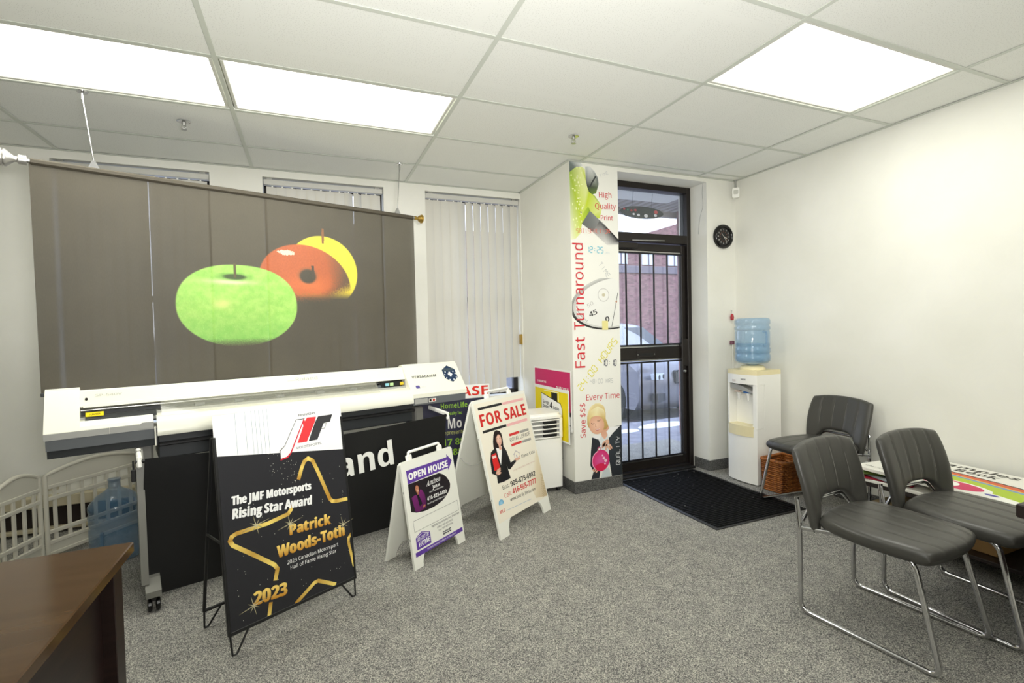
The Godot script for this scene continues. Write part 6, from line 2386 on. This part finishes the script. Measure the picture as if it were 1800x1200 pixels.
# ---------------------------------------------------------------- small things
func small_things() -> void:
	# door mat
	var t := thing("door_mat", "black ribbed rubber mat on the carpet in front of the shop door", "mat", Vector3(4.035, 0, 0.37))
	var mb := MB.new()
	mb.span(Vector3(0, 0, 0), Vector3(0.86, 0.005, 1.145), 0.002)
	part(t, "backing", mb, M.black)
	mb = MB.new()
	for k in 42:
		mb.span(Vector3(0.03, 0.005, 0.03 + 0.0262 * k), Vector3(0.83, 0.0068, 0.049 + 0.0262 * k), 0.0008)
	var ribs := part(t, "ribs", mb, M.mat)
	ribs.set_meta("kind", "stuff")
	mb = MB.new()
	var r := RandomNumberGenerator.new()
	r.seed = 9
	for k in 24:
		mb.xf = Transform3D(Basis(Vector3.UP, r.randf() * 3), Vector3(r.randf_range(0.05, 0.8), 0.0070, 0.8 * pow(r.randf(), 1.6) + 0.02))
		var q := r.randf_range(0.0015, 0.004)
		mb.span(Vector3(-q, 0, -q * 0.6), Vector3(q, 0.0015, q * 0.6), 0.0005)
	var crumbs := part(t, "salt_crumbs", mb, mat(190, 188, 180, 0.9))
	crumbs.set_meta("kind", "stuff")
	# clock
	var c := thing("wall_clock", "round black wall clock above the water cooler", "clock", Vector3(5.172, 2.166, ZD))
	var turn := Transform3D(Basis(Vector3.RIGHT, PI / 2), Vector3.ZERO)
	mb = MB.new()
	mb.xf = turn
	mb.lathe([Vector2(0, 0), Vector2(0.108, 0), Vector2(0.112, 0.012), Vector2(0.108, 0.030), Vector2(0.098, 0.036), Vector2(0.086, 0.030), Vector2(0.082, 0.018), Vector2(0, 0.018)], 40)
	part(c, "case", mb, M.gloss_black)
	mb = MB.new()
	mb.oval(0, 0, 0.082, 0.082, lin(44, 44, 46), 0.0185)
	for k in 12:
		var a := TAU * k / 12
		words(mb, str(12 if k == 0 else k), sin(a) * 0.064 - 0.006, cos(a) * 0.064 - 0.006, 0.012, 0.013, lin(200, 200, 196), 0.0190)
	for k in 12:
		var a := TAU * k / 12
		words(mb, str(12 + k), sin(a) * 0.044 - 0.004, cos(a) * 0.044 - 0.004, 0.008, 0.007, lin(190, 120, 90), 0.0190)
	part(c, "dial", mb, M.ink)
	for e in [[0.060, 2.45, 0.004], [0.042, 1.95, 0.005], [-0.04, 2.45, 0.003]]:
		mb = MB.new()
		mb.stroke([[0, 0], [sin(e[1]) * e[0], cos(e[1]) * e[0]]], e[2], lin(226, 224, 214), 0.021)
		part(c, "clock_hand", mb, M.ink)
	# motion sensor in the corner
	var s := thing("motion_sensor", "small white motion sensor up in the corner by the clock", "sensor", Vector3(5.285, 2.60, 0.545), -0.75)
	mb = MB.new()
	mb.xf = Transform3D(Basis(), Vector3(0, -0.035, 0))
	mb.prism(rounded(-0.03, -0.045, 0.03, 0.045, 0.012), -0.02, 0.018)
	part(s, "case", mb, M.white_plastic)
	mb = MB.new()
	mb.prism(rounded(-0.02, -0.05, 0.02, -0.012, 0.008), 0.018, 0.022)
	part(s, "lens", mb, mat(206, 206, 196, 0.3))
	mb = MB.new()
	mb.tube([Vector3(0, 0.01, -0.005), Vector3(0, 0.045, -0.02), Vector3(0, 0.088, -0.03)], 0.010, 8)
	part(s, "bracket", mb, M.light_grey)
	# red tag on a hook
	var k := thing("red_key_tag", "small red tag hanging from a wall hook above the water bottle", "tag", Vector3(5.268, 1.435, ZD))
	mb = MB.new()
	mb.tube([Vector3(0, 0.048, 0), Vector3(0, 0.048, 0.014), Vector3(0, 0.038, 0.018)], 0.0025, 6)
	mb.tube([Vector3(0, 0.042, 0.016), Vector3(0, 0.012, 0.010)], 0.0012, 5)
	part(k, "hook", mb, M.steel)
	mb = MB.new()
	mb.lathe([Vector2(0, -0.045), Vector2(0.013, -0.043), Vector2(0.016, -0.02), Vector2(0.013, 0.004), Vector2(0.006, 0.014), Vector2(0, 0.015)], 14, Vector3(0, 0, 0.018))
	part(k, "tag_body", mb, mat(170, 28, 40, 0.35))
	# socket with plug and lead behind the cooler
	var p := thing("power_lead", "white power lead plugged into the wall behind the water bottle", "cable", Vector3(5.268, 1.18, ZD))
	mb = MB.new()
	mb.tube(bend([Vector3(0.0, 0.0, 0.02), Vector3(-0.006, -0.06, 0.025), Vector3(-0.004, -0.32, 0.03), Vector3(0.02, -0.75, 0.10)], 0.05), 0.004, 8)
	part(p, "lead", mb, M.white_plastic)
	mb = MB.new()
	mb.span(Vector3(-0.02, -0.018, 0), Vector3(0.02, 0.018, 0.028), 0.005)
	part(p, "plug", mb, mat(120, 70, 90, 0.5))
	# wire down the door jamb
	mb = MB.new()
	mb.tube(bend([Vector3(4.955, 2.655, ZD - 0.004), Vector3(4.965, 2.56, ZD - 0.03), Vector3(4.982, 2.45, ZD - 0.03), Vector3(4.962, 2.33, ZD - 0.06), Vector3(4.984, 2.2, ZD - 0.1)], 0.05), 0.0018, 6)
	var w := part(self, "alarm_wire", mb, M.light_grey)
	tag(w, "thin loose alarm wire hanging down the door jamb", "wire")
	# sprinklers
	var sp: Node3D = null
	for q in [[0.92, 0.334, "fire sprinkler head in the ceiling above the middle of the fruit banner"], [3.35, 0.935, "fire sprinkler head in the ceiling in front of the poster pier"]]:
		if sp == null:
			sp = thing("sprinkler_head", q[2], "sprinkler", Vector3(q[0], H, q[1]), 0.0, "ceiling sprinklers")
			mb = MB.new()
			mb.lathe([Vector2(0.0, -0.004), Vector2(0.028, -0.004), Vector2(0.038, -0.001), Vector2(0.038, 0.002), Vector2(0, 0.002)], 24)
			part(sp, "escutcheon", mb, M.chrome)
			mb = MB.new()
			mb.lathe([Vector2(0, -0.022), Vector2(0.010, -0.022), Vector2(0.013, -0.004), Vector2(0, -0.004)], 12)
			for sx in [-1.0, 1.0]:
				mb.tube([Vector3(sx * 0.010, -0.018, 0), Vector3(sx * 0.012, -0.034, 0), Vector3(0, -0.046, 0)], 0.0025, 6)
			part(sp, "frame_arms", mb, M.steel)
			mb = MB.new()
			mb.lathe([Vector2(0, -0.050), Vector2(0.016, -0.050), Vector2(0.016, -0.047), Vector2(0, -0.046)], 16)
			part(sp, "deflector", mb, M.steel)
		else:
			copy(sp, q[2]).position = Vector3(q[0], H, q[1])
	# wicker basket
	var b := thing("wicker_basket", "square honey-coloured wicker basket between the cooler and the chair", "basket", Vector3(5.135, 0, 1.136), 0.06)
	var hx := 0.130
	var hz := 0.098
	var rows := 15
	for i in rows:
		mb = MB.new()
		var y := 0.010 + 0.0158 * i
		var pts := []
		var e := 1.0 + 0.08 * i / rows
		var n := 64
		for j in n:
			var a := TAU * j / n
			var cx := signf(cos(a)) * pow(absf(cos(a)), 0.22)
			var cz := signf(sin(a)) * pow(absf(sin(a)), 0.22)
			var wob := 0.0035 * (1.0 if (j / 2 + i) % 2 == 0 else -1.0)
			pts.append(Vector3(cx * (hx * e + wob), y, cz * (hz * e + wob)))
		mb.tube(pts, 0.0082, 6, true)
		part(b, "woven_row", mb, M.wicker)
	mb = MB.new()
	var rim := []
	for j in 40:
		var a := TAU * j / 40
		rim.append(Vector3(signf(cos(a)) * pow(absf(cos(a)), 0.22) * hx * 1.09, 0.250, signf(sin(a)) * pow(absf(sin(a)), 0.22) * hz * 1.09))
	mb.tube(rim, 0.014, 8, true)
	part(b, "rim", mb, M.wicker)
	mb = MB.new()
	mb.span(Vector3(-hx, 0.006, -hz), Vector3(hx, 0.016, hz))
	part(b, "bottom", mb, M.wicker)
	# brass catch on the third window
	var wn := get_node("window_3")
	mb = MB.new()
	mb.span(Vector3(0.452, 0.50, 0.13), Vector3(0.470, 0.60, 0.175), 0.003)
	part(wn, "brass_catch", mb, M.brass)
